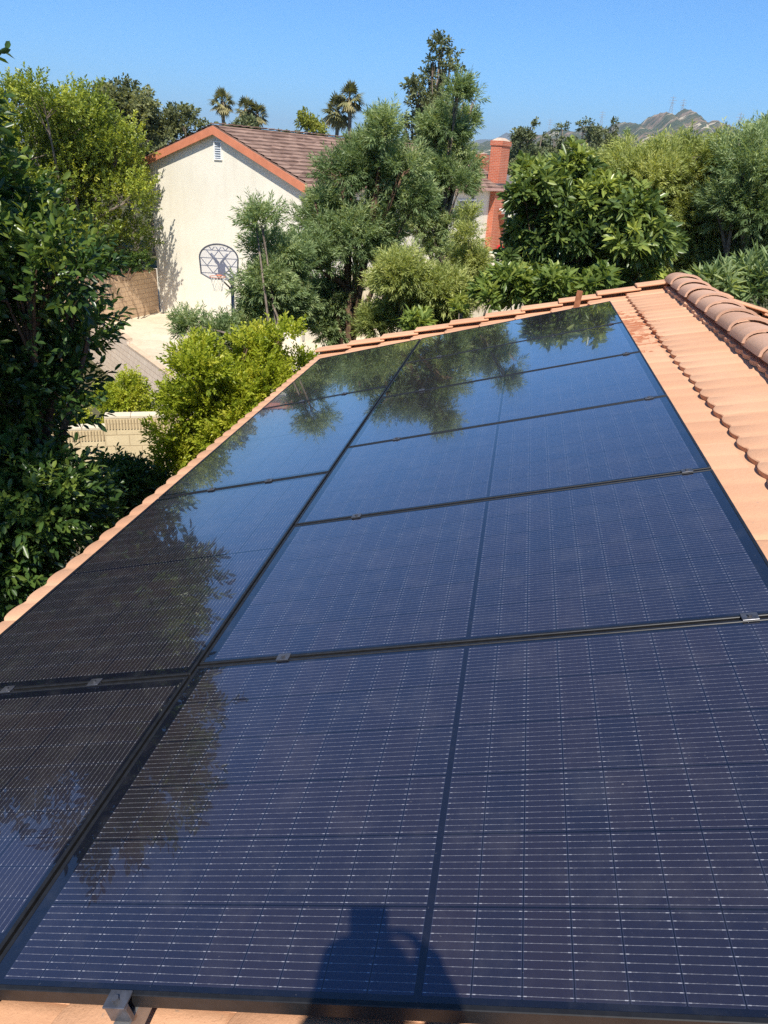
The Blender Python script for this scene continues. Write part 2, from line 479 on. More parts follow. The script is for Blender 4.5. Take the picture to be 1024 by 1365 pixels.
def hill_mesh(name, mat, az0, az1, r0, r1, fn, na=160, nr=40):
    vs = []; fs = []
    for j in range(nr + 1):
        r_ = r0 + (r1 - r0) * j / nr
        for i in range(na + 1):
            a = R(az0 + (az1 - az0) * i / na)
            vs.append((r_ * math.sin(a), r_ * math.cos(a), -1.5 + fn(math.degrees(a), j / nr, r_)))
    for j in range(nr):
        for i in range(na):
            k = j * (na + 1) + i; fs.append((k, k + 1, k + na + 2, k + na + 1))
    b = MB(); b.add(vs, fs); return b.build(name, mat, None, True)
rngh = random.Random(3)
BMP = [(rngh.uniform(-20, 40), rngh.uniform(.15, .9), rngh.uniform(.6, 2.5), rngh.uniform(-.22, .3)) for _ in range(160)]
def rough(az, q):
    s_ = 0
    for (c_, w_, k_, h_) in BMP:
        d = (az + 1.7 * math.sin(q * 5 * k_) - c_) / w_
        if abs(d) < 3: s_ += h_ * math.exp(-d * d)
    return s_
HILL = [(-16, 1.3), (-6, 1.7), (-3, 1.9), (-1.5, 2.2), (.5, 2.65), (3, 3.0), (4.5, 3.2), (5.9, 3.4), (7.3, 3.75), (8.2, 4.14), (8.8, 4.22), (9.3, 4.2), (10.2, 4.0), (11, 3.75), (11.7, 3.5), (13, 3.35), (16, 3.2), (22, 2.9), (30, 2.5), (46, 2.0)]
def main_hill(az, q, r_):
    e = np.interp(az, [p[0] for p in HILL], [p[1] for p in HILL])
    ridge = math.sin(min(1, q / .7) * math.pi / 2) if q < .7 else math.cos((q - .7) / .3 * math.pi / 2 * .9)
    e += .02 * rough(az, q) * (1 - .7 * (abs(q - .7) < .06)) - .03
    return max(0, math.tan(R(max(0, e))) * 2770 + 7.8) * ridge * (.92 + .08 * math.sin(az * 3 + q * 20) * (q < .6))
tag(hill_mesh("hill", MT['hill'], -14, 44, 1300, 3400, main_hill), "brown and green chaparral hill on the right horizon", "hill", None, "structure")
def far_hill(az, q, r_):
    prof = .9
    for c_, w_, e_ in ((-2.0, .8, 1.0), (-3.4, 1.6, .9), (-.2, 1.3, .8), (-7, 3, .8), (3, 3, .9), (-14, 6, .5)):
        prof += e_ * math.exp(-((az - c_) / w_) ** 2)
    ridge = math.sin(min(1, q * 2) * math.pi / 2) if q < .5 else math.cos((q - .5) * math.pi * .9)
    return max(0, math.tan(R(prof + .12 * rough(az * 1.3, q))) * 7600 * ridge)
tag(hill_mesh("mountain", MT['farhill'], -40, 30, 6500, 8800, far_hill, 200, 12), "hazy blue mountain range far beyond the chimneys", "mountain", None, "structure")

# ------------------------------------------------------------------ our tiled house under the panels
house = empty("tiled_house", (0.6, -4, -1.5), "terracotta tiled house roof seen from on top, carrying the black solar panels", "house")
RIDGE_U = 2.505
RIDGE = RP(RIDGE_U, 0, -.12)
UX2 = Vector((UX.x, 0, -UX.z)); HX2 = Vector((UX.z, 0, UX.x))
V0, V1 = -10.0, .92
def wave(v):
    p = (v / .165) % 1.0
    k = math.sin(p / .3 * math.pi / 2) ** .6 if p < .3 else math.cos((p - .3) / .7 * math.pi / 2) ** .6
    seam = min((v / .33) % 1.0, 1 - (v / .33) % 1.0) * .33
    return .0055 * k - (.007 if seam < .006 else 0)
def slope_mesh(side):
    """courses of double-roll tiles; side 0 = panel slope, 1 = far slope"""
    b = MB()
    ex = .371
    nv = int((V1 - V0) / .0165)
    vv = [V0 + (V1 - V0) * i / nv for i in range(nv + 1)]
    rs = random.Random(side)
    ncs = 11
    jit = {}
    for i in range(ncs):
        for k in range(-40, 10): jit[(i, k)] = (rs.uniform(-.004, .004), rs.uniform(-.003, .003))
    for i in range(ncs):
        u0 = -1.34 + ex * i
        if side == 1: u0 -= .6
        u1 = u0 + ex + .045
        if side == 1 and i == ncs - 1: u1 = RIDGE_U
        if side == 0 and i == ncs - 1: u1 = RIDGE_U
        rows = []
        for (w, hh, thick) in ((0, .040, 0), (0, .038, 1), (.012, .042, 1), (.35, .032, 1), (1, .008, 1)):
            row = []
            for v in vv:
                ju, jh = jit[(i, math.floor(v / .33))]
                wv = wave(v)
                u = u0 + (u1 - u0) * w + ju * (1 - w)
                pp = (v / .165) % 1.0
                u -= (1 - w) ** 4 * .024 * (.8 + .4 * ((v / .165 // 1) * .618 % 1)) * (1 - abs(2 * pp - 1) ** 2.2)
                h = -.150 + hh + wv * (1.0 if thick else .85) + jh - (0 if thick else .026)
                if side == 0: P = RP(u, v, h)
                else: P = RIDGE + UX2 * (RIDGE_U - u) + VX * v + HX2 * (h + .12)
                row.append(P)
            rows.append(row)
        n = len(vv)
        vs = [p for r_ in rows for p in r_]
        fs = []
        for a in range(len(rows) - 1):
            for k in range(n - 1):
                q = (a * n + k, a * n + k + 1, (a + 1) * n + k + 1, (a + 1) * n + k)
                fs.append(q if side == 1 else q[::-1])
        b.add(vs, fs)
    return b
for sd_ in (0, 1):
    o = slope_mesh(sd_).build("roof_slope", MT['tile'], house, True)
    mod = o.modifiers.new("edges", 'EDGE_SPLIT'); mod.split_angle = R(40)
    # underlay deck under the tiles
    b = MB()
    if sd_ == 0: q = [RP(-1.30, V0, -.165), RP(RIDGE_U - .02, V0, -.165), RP(RIDGE_U - .02, V1 - .03, -.165), RP(-1.30, V1 - .03, -.165)]
    else: q = [RIDGE + UX2 * s_ + VX * v_ + HX2 * -.045 for s_, v_ in ((.02, V0), (4.3, V0), (4.3, V1 - .03), (.02, V1 - .03))]
    dn = Vector((0, 0, -.14))
    b.add(q + [p + dn for p in q], [(0, 1, 2, 3), (7, 6, 5, 4), (0, 4, 5, 1), (1, 5, 6, 2), (2, 6, 7, 3), (3, 7, 4, 0)])
    b.build("roof_deck", MT['dark'], house)
# walls under the roof
b = MB()
zl = RP(-.9, 0, -.33).z
b.prism([(-.86, -9.6), (5.9, -9.6), (5.9, .45), (-.86, .45)], -1.5, zl - .02)
gp = [Vector((-.86, .45, zl - .02)), Vector((RIDGE.x, .45, RIDGE.z - .25)), Vector((5.9, .45, zl - .02))]
b.add(gp + [p + Vector((0, -10.05, 0)) for p in gp], [(0, 2, 1), (3, 4, 5)])
b.build("wall", MT['ourwall'], house)
b = MB()
b.box(RP(-1.33, -4.6, -.245), (.025, 10.6, .16)); b.build("eave_fascia", MT['fascia'], house)
# ridge caps: each near cap laps over the next one away from us
def cap_mesh(v0, ln, jr, jh):
    b = MB(); n = 12
    rings = []
    for (t_, rw, hh) in ((0, .155, .030), (.04, .156, .030), (1, .136, .010)):
        for th in (0, -.018):
            ring_ = []
            for k in range(n + 1):
                a = math.pi * (k / n)
                x = -math.cos(a) * (rw + th); z = math.sin(a) ** .85 * (rw * .66 + th)
                ring_.append(Vector((RIDGE.x + x + jr, v0 + ln * t_, RIDGE.z - .004 + hh + z + jh)))
            rings.append(ring_)
    n1 = n + 1
    vs = [p for r_ in rings for p in r_]
    fs = []
    def strip(a, c, flip):
        for k in range(n):
            q = (a * n1 + k, a * n1 + k + 1, c * n1 + k + 1, c * n1 + k)
            fs.append(q[::-1] if flip else q)
    strip(0, 2, False); strip(2, 4, False); strip(1, 3, True); strip(3, 5, True); strip(4, 5, False); strip(0, 1, True)
    for a, c in ((0, 2), (2, 4)):
        fs.append((a * n1, c * n1, (c + 1) * n1, (a + 1) * n1)); fs.append((a * n1 + n, (a + 1) * n1 + n, (c + 1) * n1 + n, c * n1 + n))
    b.add(vs, fs); return b
rs = random.Random(8)
v = V1 + .06
k = 0
while v > -9.5:
    o = cap_mesh(v - .44, .44, rs.uniform(-.008, .008), rs.uniform(-.004, .004)).build("ridge_tile", MT['ridge'], house, True)
    mod = o.modifiers.new("edges", 'EDGE_SPLIT'); mod.split_angle = R(45)
    v -= .385
# rake tiles along the far gable edge: flat tops lapping up the slope
def rake(side, s0, ln):
    b = MB()
    ax = (UX, VX, HX) if side == 0 else (UX2, VX, HX2)
    org = (lambda s_, v_, h_: RP(s_, v_, h_)) if side == 0 else (lambda s_, v_, h_: RIDGE + UX2 * s_ + VX * v_ + HX2 * (h_ + .12))
    tilt = .030 if side == 0 else -.030
    a0 = (ax[0] + ax[2] * -tilt / ln * 1.0).normalized() if side == 0 else (ax[0] + ax[2] * -tilt / ln).normalized()
    a2 = a0.cross(VX)
    if a2.z < 0: a2 = -a2
    c = org(s0 + ln / 2, V1 + .015, -.072)
    b.box(c, (ln, .20, .022), (a0, VX, a2), .006)
    b.box(c + VX * .089 - a2 * .066, (ln, .022, .108), (a0, VX, a2), .005)
    return b
s_ = -1.37
while s_ < RIDGE_U - .2:
    rake(0, s_, .425).build("rake_tile", MT['tile'], house); s_ += .385
s_ = .10
while s_ < 4.2:
    rake(1, s_, .425).build("rake_tile", MT['tile'], house); s_ += .385

# ------------------------------------------------------------------ solar panels
PL, PS, PT = 1.7667, 1.045, .035
def make_panel(label):
    """local frame: x along the long side, y along the short side, z off the roof; origin at the near left corner"""
    root = bpy.data.objects.new("solar_panel", None); COL.objects.link(root); root.empty_display_size = .2
    tag(root, label, "solar panel", "solar panels on the tiled roof")
    b = MB(); lip = .0105
    b.box((PL / 2, lip / 2, -PT / 2), (PL, lip, PT), None, .0015); b.box((PL / 2, PS - lip / 2, -PT / 2), (PL, lip, PT), None, .0015)
    b.box((lip / 2, PS / 2, -PT / 2), (lip, PS - 2 * lip - .0006, PT), None, .0015); b.box((PL - lip / 2, PS / 2, -PT / 2), (lip, PS - 2 * lip - .0006, PT), None, .0015)
    b.build("frame", MT['frame'], root, False, True)
    b = MB(); z = -.0022
    b.box((PL / 2, PS / 2, z - .0035), (PL - 2 * lip, PS - 2 * lip, .007))
    g = b.build("glass_laminate", MT['panel'], root, False, True)
    lay = g.data.uv_layers.new(name="metres")
    for p in g.data.polygons:
        for li in p.loop_indices:
            co = g.data.vertices[g.data.loops[li].vertex_index].co; lay.data[li].uv = (co.x, co.y)
    return root
def add_clamp(root, x, y, along):
    """mid clamp: cap across the seam, upstand, bolt head"""
    b = MB()
    sx = (.042, .034) if along == 'x' else (.034, .042)
    b.box((x, y, .0030), (sx[0], sx[1], .004), None, .001)
    if along == 'x': b.box((x, y, -.016), (.04, .008, .036))
    else: b.box((x, y, -.016), (.008, .04, .036))
    b.tube([(x, y, .0045), (x, y, .0105)], .0062, 6)
    return b.build("clamp", MT['clampmetal'], root, False, True)
def copy_tree(o, parent=None):
    c = o.copy(); COL.objects.link(c); c.parent = parent
    for ch in o.children: copy_tree(ch, c)
    return c
BASIS_R = Matrix((UX, VX, HX)).transposed()
BASIS_L = Matrix((VX, -UX, HX)).transposed()
PITCH = PS + .012
LP = PL + .012
right_labels = ["farthest landscape solar panel in the right column, mirroring a leafy tree beside the brown bar",
  "second right-column panel from the far end, half covered by tree reflections",
  "third right-column panel from the far end, dark trees mirrored in its left half",
  "fourth right-column panel from the far end, only treetops mirrored along its far edge",
  "landscape solar panel just behind the nearest one in the right column, plain blue cells",
  "nearest landscape solar panel, with the photographer's shadow on its front edge"]
left_labels = ["farthest upright solar panel of the left column, covered by tree reflections",
  "second upright panel from the far end of the left column, mirroring mostly sky",
  "third upright panel from the far end of the left column, half dark with reflections",
  "nearest upright panel of the left column, cut off by the photo edge"]
proto = make_panel(right_labels[0])
first = True
rp_z = []
for i in range(6):
    o = proto if i == 0 else copy_tree(proto)
    o["label"] = right_labels[i]
    M4 = BASIS_R.to_4x4(); M4.translation = RP(0, -i * PITCH - PS, rs.uniform(-.0006, .0006)); o.matrix_world = M4
    rp_z.append(o)
lp_z = []
for i in range(4):
    o = copy_tree(proto)
    o["label"] = left_labels[i]
    M4 = BASIS_L.to_4x4(); M4.translation = RP(-.010, -i * LP - PL, rs.uniform(-.0006, .0006)); o.matrix_world = M4
    lp_z.append(o)
for i, o in enumerate(rp_z):
    if i < 5:
        for x in (.30, 1.675 - .03 * (i == 4)): add_clamp(o, x, -.006, 'x')
for i, o in enumerate(lp_z):
    if i < 3:
        for x in (.35, .70): add_clamp(o, -.006, x, 'y')
# rails, only their front ends show
def rail(u, v0, v1, label):
    root = empty("mounting_rail", RP(u, v0, -.1), label, "rail", "rails under the solar panels")
    b = MB()
    b.box(RP(u, (v0 + v1) / 2, -.060), (.036, v1 - v0, .046), (UX, VX, HX), .003)
    b.build("rail_bar", MT['rail'], root)
    b = MB(); vf = v0 + .045
    b.box(RP(u, vf - .001, .0035), (.046, .034, .005), (UX, VX, HX), .001)
    b.box(RP(u, vf - .010, -.018), (.046, .010, .038), (UX, VX, HX), .001)
    b.tube([RP(u, vf - .004, .006), RP(u, vf - .004, .0135)], .0065, 6)
    b.build("end_clamp", MT['clampmetal'], root)
rail(.325, -6 * PITCH + .012 - .055, -.05, "aluminium mounting rail whose end and clamp stick out at the photo's bottom left corner")
rail(1.65, -6 * PITCH + .012 - .055, -.05, "aluminium mounting rail under the right part of the landscape solar panels")
# brown bar standing at the far edge of the roof
b = MB(); p0 = RP(1.475, .60, -.13)
b.box(p0 + Vector((.004, 0, .085)), (.058, .016, .22), (Vector((.998, 0, -.06)), VX, Vector((.06, 0, .998))), .003)
tag(b.build("roof_bar", MT['stake']), "short rusty brown upright bar at the far roof edge behind the last panel", "metal bar")

# ------------------------------------------------------------------ the cream stucco house
W_, RG, ZE, ZP, SR, SL, OV = 7.903, 4.056, 5.596, 7.30, .388, .31, .334
LN = 16.9
nh = empty("stucco_house", HP(8, 4, 0), "two-storey cream stucco house with brown shake roof, orange gable trim and brick chimneys", "house")
b = MB()
prof = [(0, -.2), (W_, -.2), (W_, ZP - SL * (W_ - RG) - .16), (RG, ZP - .16), (0, ZP - SR * RG - .16)]
n5 = len(prof)
b.add([HP(0, g_, z) for g_, z in prof] + [HP(LN - .15, g_, z) for g_, z in prof],
      [tuple(range(n5)), tuple(range(n5, 2 * n5))[::-1]] + [(i, n5 + i, n5 + (i + 1) % n5, (i + 1) % n5) for i in range(n5)])
b.build("wall", MT['stucco'], nh)
def shake_slope(side):
    b = MB(); rs = random.Random(5 + side)
    g_e = -OV if side == 0 else W_ + OV
    run = abs(RG - g_e); sl = SR if side == 0 else SL
    nc = 14
    na = 60
    for i in range(nc):
        t0, t1 = i / nc, (i + 1.25) / nc
        t1 = min(t1, 1.0)
        rows = []
        for (tt, dz) in ((t0, -.035), (t0, .060), (t1, .0)):
            row = []
            for k in range(na + 1):
                a_ = -.16 + (LN + .35) * k / na
                g_ = g_e + (RG - g_e) * tt
                z = ZP - sl * abs(RG - g_) + dz + (rs.uniform(-.010, .010) if dz > 0 else 0)
                row.append(HP(a_, g_, z))
            rows.append(row)
        vs = [p for r_ in rows for p in r_]; n = na + 1; fs = []
        for a in range(2):
            for k in range(na):
                q = (a * n + k, a * n + k + 1, (a + 1) * n + k + 1, (a + 1) * n + k); fs.append(q[::-1] if side == 0 else q)
        b.add(vs, fs)
    # slab below
    q = [HP(a_, g_, z) for a_, g_, z in ((-.15, g_e + .01, ZP - sl * run - .012), (LN + .18, g_e + .01, ZP - sl * run - .012), (LN + .18, RG, ZP - .012), (-.15, RG, ZP - .012))]
    dn = Vector((0, 0, -.09))
    b.add(q + [p + dn for p in q], [(0, 1, 2, 3), (7, 6, 5, 4), (0, 4, 5, 1), (1, 5, 6, 2), (2, 6, 7, 3), (3, 7, 4, 0)])
    return b
for s2 in (0, 1): shake_slope(s2).build("roof_slope", MT['shake'], nh)
b = MB()
for k in range(38):
    a_ = -.15 + k * .45
    b.box(HP(a_ + .25, RG, ZP + .045), (.50, .30, .03), (HA + HZ * .05, HG, HZ), .006)
b.build("ridge_cap", MT['shake'], nh)
def barge(g0, g1, z0, z1):
    b = MB()
    hgt = Vector((0, 0, -.27))
    a_ = -.165
    p = [HP(a_, g0, z0), HP(a_, g1, z1)]
    q = [x - HA * .045 for x in p]
    vs = [p[0], p[1], p[1] + hgt, p[0] + hgt, q[0], q[1], q[1] + hgt, q[0] + hgt]
    b.add(vs, [(0, 1, 2, 3), (7, 6, 5, 4), (0, 4, 5, 1), (1, 5, 6, 2), (2, 6, 7, 3), (3, 7, 4, 0)])
    return b
barge(-OV - .03, RG, ZP - SR * (RG + OV + .03) - .055, ZP - .055).build("gable_trim", MT['fascia'], nh)
barge(W_ + OV + .03, RG, ZP - SL * (W_ + OV + .03 - RG) - .055, ZP - .055).build("gable_trim", MT['fascia'], nh)
b = MB(); zg = ZE - .10
b.box(HP(LN / 2, -OV - .055, zg), (LN + .3, .11, .12), (HA, HG, HZ), .02)
MT['gutter'] = simple("pinkish_gutter_paint", (.46, .27, .21), .5, .3, 0, .1, 3)
b.build("gutter", MT['gutter'], nh)
b = MB()
b.tube([HP(.12, -.30, zg - .05), HP(.12, -.10, zg - .45), HP(.12, -.05, zg - .6), HP(.12, -.05, .1)], .04, 8)
b.build("downspout", MT['white'], nh, True)
b = MB(); v0, v1, z0, z1 = 3.82, 4.17, 6.15, 6.74
for g_, z_, sg, sz in (((v0 + v1) / 2, z0, .41, .04), ((v0 + v1) / 2, z1, .41, .04), (v0, (z0 + z1) / 2, .04, .55), (v1, (z0 + z1) / 2, .04, .55)):
    b.box(HP(-.02, g_, z_), (.05, sg, sz), (HA, HG, HZ))
gv = b.build("gable_vent", MT['white'], nh)
b = MB()
sl_ax = (HA * .7 + HZ * .7, HG, HZ * .7 - HA * .7)
for k in range(7): b.box(HP(-.012, (v0 + v1) / 2, z0 + .07 + k * .078), (.05, .30, .008), sl_ax)
b.box(HP(.004, (v0 + v1) / 2, (z0 + z1) / 2), (.01, .31, .54), (HA, HG, HZ))
b.build("slats", MT['vent'], gv)
def brick_stack(b, a0, a1, g0, g1, z0, z1): b.box(HP((a0 + a1) / 2, (g0 + g1) / 2, (z0 + z1) / 2), (a1 - a0, g1 - g0, z1 - z0), (HA, HG, HZ))
b = MB(); brick_stack(b, 14.8, 16.2, -.31, -.002, 1.9, 5.42)
uv_planar(b.build("chimney_breast", MT['brick'], nh), HA, HZ)
b = MB(); brick_stack(b, 15.3, 16.25, -.12, .48, 5.3, 7.50); brick_stack(b, 15.26, 16.29, -.16, .52, 7.501, 7.72)
ch = uv_planar(b.build("chimney", MT['brick'], nh), HA, HZ)
b = MB()
cc = [HP(15.3, -.12, 7.722), HP(16.25, -.12, 7.722), HP(16.25, .48, 7.722), HP(15.3, .48, 7.722)]
ct = [HP(15.55, .06, 7.86), HP(16.0, .06, 7.86), HP(16.0, .3, 7.86), HP(15.55, .3, 7.86)]
b.add(cc + ct, [(0, 1, 2, 3)[::-1], (4, 5, 6, 7), (0, 1, 5, 4), (1, 2, 6, 5), (2, 3, 7, 6), (3, 0, 4, 7)])
b.build("chimney_cap", MT['cap'], ch)
b = MB(); b.box(HP(15.78, .18, 5.62), (1.06, .70, .34), (HA, HG, HZ), .01); b.build("flashing", MT['greyroof'], ch)
b = MB(); brick_stack(b, 17.12, 17.7, 1.72, 2.3, 0, 7.10)
ch2 = uv_planar(b.build("chimney", MT['brick'], nh), HA, HZ)
b = MB(); b.box(HP(17.41, 2.01, 7.15), (.40, .40, .09), (HA, HG, HZ), .02); b.build("chimney_cap", MT['cap'], ch2)
def window(a0, a1, z0, z1, mull):
    b = MB(); w = .07
    am, zm = (a0 + a1) / 2, (z0 + z1) / 2
    b.box(HP(am, -.02, z0), (a1 - a0 + w, .05, w), (HA, HG, HZ)); b.box(HP(am, -.02, z1), (a1 - a0 + w, .05, w), (HA, HG, HZ))
    for a_ in [a0, a1] + mull: b.box(HP(a_, -.02, zm), (w, .046, z1 - z0 - w - .002), (HA, HG, HZ))
    f = b.build("window", MT['white'], nh)
    b = MB(); b.box(HP(am, -.004, zm), (a1 - a0 - .01, .006, z1 - z0 - .01), (HA, HG, HZ)); b.build("pane", MT['glass'], f)
window(7.9, 8.95, 4.15, 5.0, [8.42]); window(11.5, 13.3, 4.05, 5.0, [12.4]); window(3.2, 4.8, 3.6, 4.9, [4.0])

# ------------------------------------------------------------------ block walls
def block_wall(name, label, mat, pts, z0, tops, th, cap=.05, capmat=None):
    """pts polyline, tops: top height per segment (steps); one thing: wall + cap parts"""
    root = empty(name, (pts[0][0], pts[0][1], z0), label, "wall")
    for i in range(len(pts) - 1):
        p, q = Vector(pts[i] + (0,)), Vector(pts[i + 1] + (0,))
        d = (q - p); ln = d.length; d.normalize(); nn = Vector((-d.y, d.x, 0))
        b = MB(); b.box(p + d * ln / 2 + HZ * (z0 + tops[i] - cap) / 2, (ln - .002, th, tops[i] - cap - z0), (d, nn, HZ))
        o = b.build("wall_face", mat, root)
        # shift uv by segment so that bonds do not repeat
        uv_planar(o, d, HZ)
        b = MB(); nb = max(1, round(ln / .40))
        rs = random.Random(i + int(abs(pts[0][0]) * 10))
        for k in range(nb):
            b.box(p + d * ((k + .5) * ln / nb) + HZ * (tops[i] - cap / 2 + .001 + rs.uniform(-.002, .002)), (ln / nb - .006, th + .012, cap), (d, nn, HZ), .006)
        b.build("wall_cap", capmat or mat, root)
    return root
MT['capblock'] = simple("tan_cap_block", (.50, .37, .25), .9, .1, 0, .15, 6)
MT['capblock2'] = simple("pale_cap_block", (.60, .51, .37), .9, .1, 0, .12, 6)
MT['capdark'] = simple("red_brown_cap", (.30, .16, .10), .9, .1, 0, .2, 6)
block_wall("planter_wall", "tan block planter wall meeting the corner of the cream house, under the round tree", MT['blockp'],
           [(-14.42, 23.0), (-15.04, 20.3), (-16.3, 18.2), (-19.5, 13.6)], -.05, [1.80, 1.82, 1.84], .2, .05, MT['capdark'])
d1 = Vector((.702, -.712, 0))
def W1(s_): p = Vector((-13.99, 18.02, 0)) + d1 * s_; return (p.x, p.y)
block_wall("boundary_wall", "long pinkish block wall stepping down beside the concrete court", MT['blockw'],
           [W1(-3.2), W1(2.9), W1(13.4)], -1.6, [.50, .30], .2, .06, MT['capblock'])
def WA(s_): p = Vector((-5.83, 3.84, 0)) + Vector((.915, .404, 0)) * s_; return (p.x, p.y)
sw = block_wall("side_wall", "low pale block wall with one stepped end between the dark tree and the bright shrubs", MT['blocks'],
           [WA(-2.2), WA(.02), WA(2.6)], -1.55, [2.0, 2.2], .2, .05, MT['capblock2'])
# fluted top course of the side wall
for seg, (s0, s1, zt) in enumerate(((-2.2, .02, 2.0), (.02, 1.5, 2.2))):
    b = MB(); s_ = s0 + .03
    dd = Vector((.915, .404, 0)).normalized(); nn = Vector((dd.y, -dd.x, 0))
    while s_ < s1 - .02:
        x, y = WA(s_)
        b.box(Vector((x, y, zt - .05 - .10)) + nn * .106, (.026, .018, .185), (dd, nn, HZ), .005)
        s_ += .05
    b.build("fluted_course", MT['blocks'], sw)
    uv_planar(bpy.data.objects[b and sw.children[-1].name], dd, HZ)

# ------------------------------------------------------------------ basketball hoop on the court
HPOS = Vector((-7.95, 15.35, 0))
hoop = empty("basketball_hoop", HPOS, "grey basketball hoop with fan-shaped ribbed backboard in front of the cream gable wall", "basketball hoop")
hdir = Vector((.36, -.93, 0)).normalized()      # unused axis kept for the brace spread
bc = Vector((-7.96, 14.37, 3.42))
bx = Vector((.9816, .19, 0)).normalized(); by = Vector((-bx.y, bx.x, 0))   # board spans bx, faces the court
b = MB(); b.tube([HPOS + HZ * -.02, HPOS + HZ * 2.92], .055, 12); b.box(HPOS + HZ * 2.55, (.17, .17, .05)); b.build("pole", MT['hoopmetal'], hoop, True)
b = MB()
for sx in (-.12, .12):
    b.tube([HPOS + bx * sx * .5 + HZ * 2.9, bc + by * .05 + bx * sx + HZ * .02], .026, 8)
    b.tube([HPOS + bx * sx * .5 + HZ * 2.55, bc + by * .05 + bx * sx + HZ * -.33], .026, 8)
b.tube([bc + by * .04 + bx * -.02 + HZ * -.02, bc + by * .03 + bx * -.24 + HZ * .25], .035, 8)
b.tube([bc + by * .04 + bx * .04 + HZ * -.02, bc + by * .03 + bx * .26 + HZ * .25], .035, 8)
b.box(bc + by * .045 + bx * .06 + HZ * -.2, (.22, .03, .36), (bx, by, HZ), .005)
b.build("brace", MT['hoopmetal'], hoop, True)
def fan(n=28):
    pts = []
    for k in range(n + 1):
        a = math.pi * (-.02 + 1.04 * k / n)
        pts.append((math.cos(a) * .565, .12 + math.sin(a) * .40))
    pts += [(-.54, -.33), (-.27, -.47), (.27, -.47), (.54, -.33)]
    return pts
fp = fan()
b = MB(); n = len(fp)
vs = [bc + bx * x + HZ * z - by * .008 for x, z in fp] + [bc + bx * x + HZ * z + by * .008 for x, z in fp]
b.add(vs, [tuple(range(n)), tuple(range(n, 2 * n))[::-1]] + [(i, n + i, n + (i + 1) % n, (i + 1) % n) for i in range(n)])
bd = b.build("backboard", MT['board'], hoop)
b = MB(); ed = [bc + bx * x + HZ * z for x, z in fp]; b.tube(ed + [ed[0]], .024, 6, False); b.build("board_edge", MT['hoopmetal'], bd)
b = MB()
def half_w(z):
    if z > .12: return .565 * math.sqrt(max(0, 1 - ((z - .12) / .40) ** 2))
    return .55
rows = [.34, .12, -.10, -.31]
for z in rows: b.box(bc + HZ * z + by * .022, (half_w(z) * 2 - .03, .016, .022), (bx, by, HZ))
def seg(x0, z0, x1, z1): b.tube([bc + bx * x0 + HZ * z0 + by * .022, bc + bx * x1 + HZ * z1 + by * .022], .013, 5)
for zi in range(3):
    zt, zb = rows[zi], rows[zi + 1]; off = .0 if zi % 2 == 0 else .18
    for k in range(-2, 3):
        xc = k * .36 + off
        for sgn in (-1, 1):
            x1 = xc + sgn * .18
            if abs(xc) < half_w(zt) and abs(x1) < half_w(zb) - .01: seg(xc, zt, x1, zb)
for k in (-1, 0, 1):
    seg(k * .2, .34, k * .2 + .08, .44); seg(k * .2, .34, k * .2 - .08, .44)
b.build("ribs", MT['boardrib'], bd)
rc = bc - by * .30 + HZ * -.36
b = MB(); rp = [rc + bx * math.cos(k * math.pi / 12) * .228 + by * math.sin(k * math.pi / 12) * .228 for k in range(25)]
b.tube(rp, .010, 6, False); b.box(bc - by * .045 + HZ * -.36, (.14, .08, .05), (bx, by, HZ)); b.build("rim", MT['fascia'], hoop, True)
b = MB()
for k in range(12):
    for dirn in (-1, 1):
        pts = []
        for j in range(6):
            a = k * math.pi / 6 + dirn * j * math.pi / 12; r_ = .222 - .105 * (j / 5) ** .8
            pts.append(rc + bx * math.cos(a) * r_ + by * math.sin(a) * r_ + HZ * -.082 * j)
        b.tube(pts, .006, 4, False)
b.build("net", MT['net'], hoop)

# ------------------------------------------------------------------ patio cover and seated person
pc = Vector((.06, 32.92, 2.45))
pcv = empty("patio_cover", pc, "white flat patio cover on dark posts beyond the red brick chimney", "patio cover")
b = MB(); b.box(pc + Vector((1.6, 1.7, 2.12)), (3.6, 3.4, .12), (HA, HG, HZ), .01); b.box(pc + Vector((1.6, 1.7, 1.99)), (3.4, 3.2, .12), (HA, HG, HZ)); b.build("roof", MT['white'], pcv)
for sx, sy in ((-1, -1), (-1, 1), (1, -1), (1, 1)):
    b = MB(); b.box(pc + Vector((1.6, 1.7, .965)) + HA * 1.5 * sx + HG * 1.4 * sy, (.13, .13, 1.93), (HA, HG, HZ), .005); b.build("post", MT['dark'], pcv)

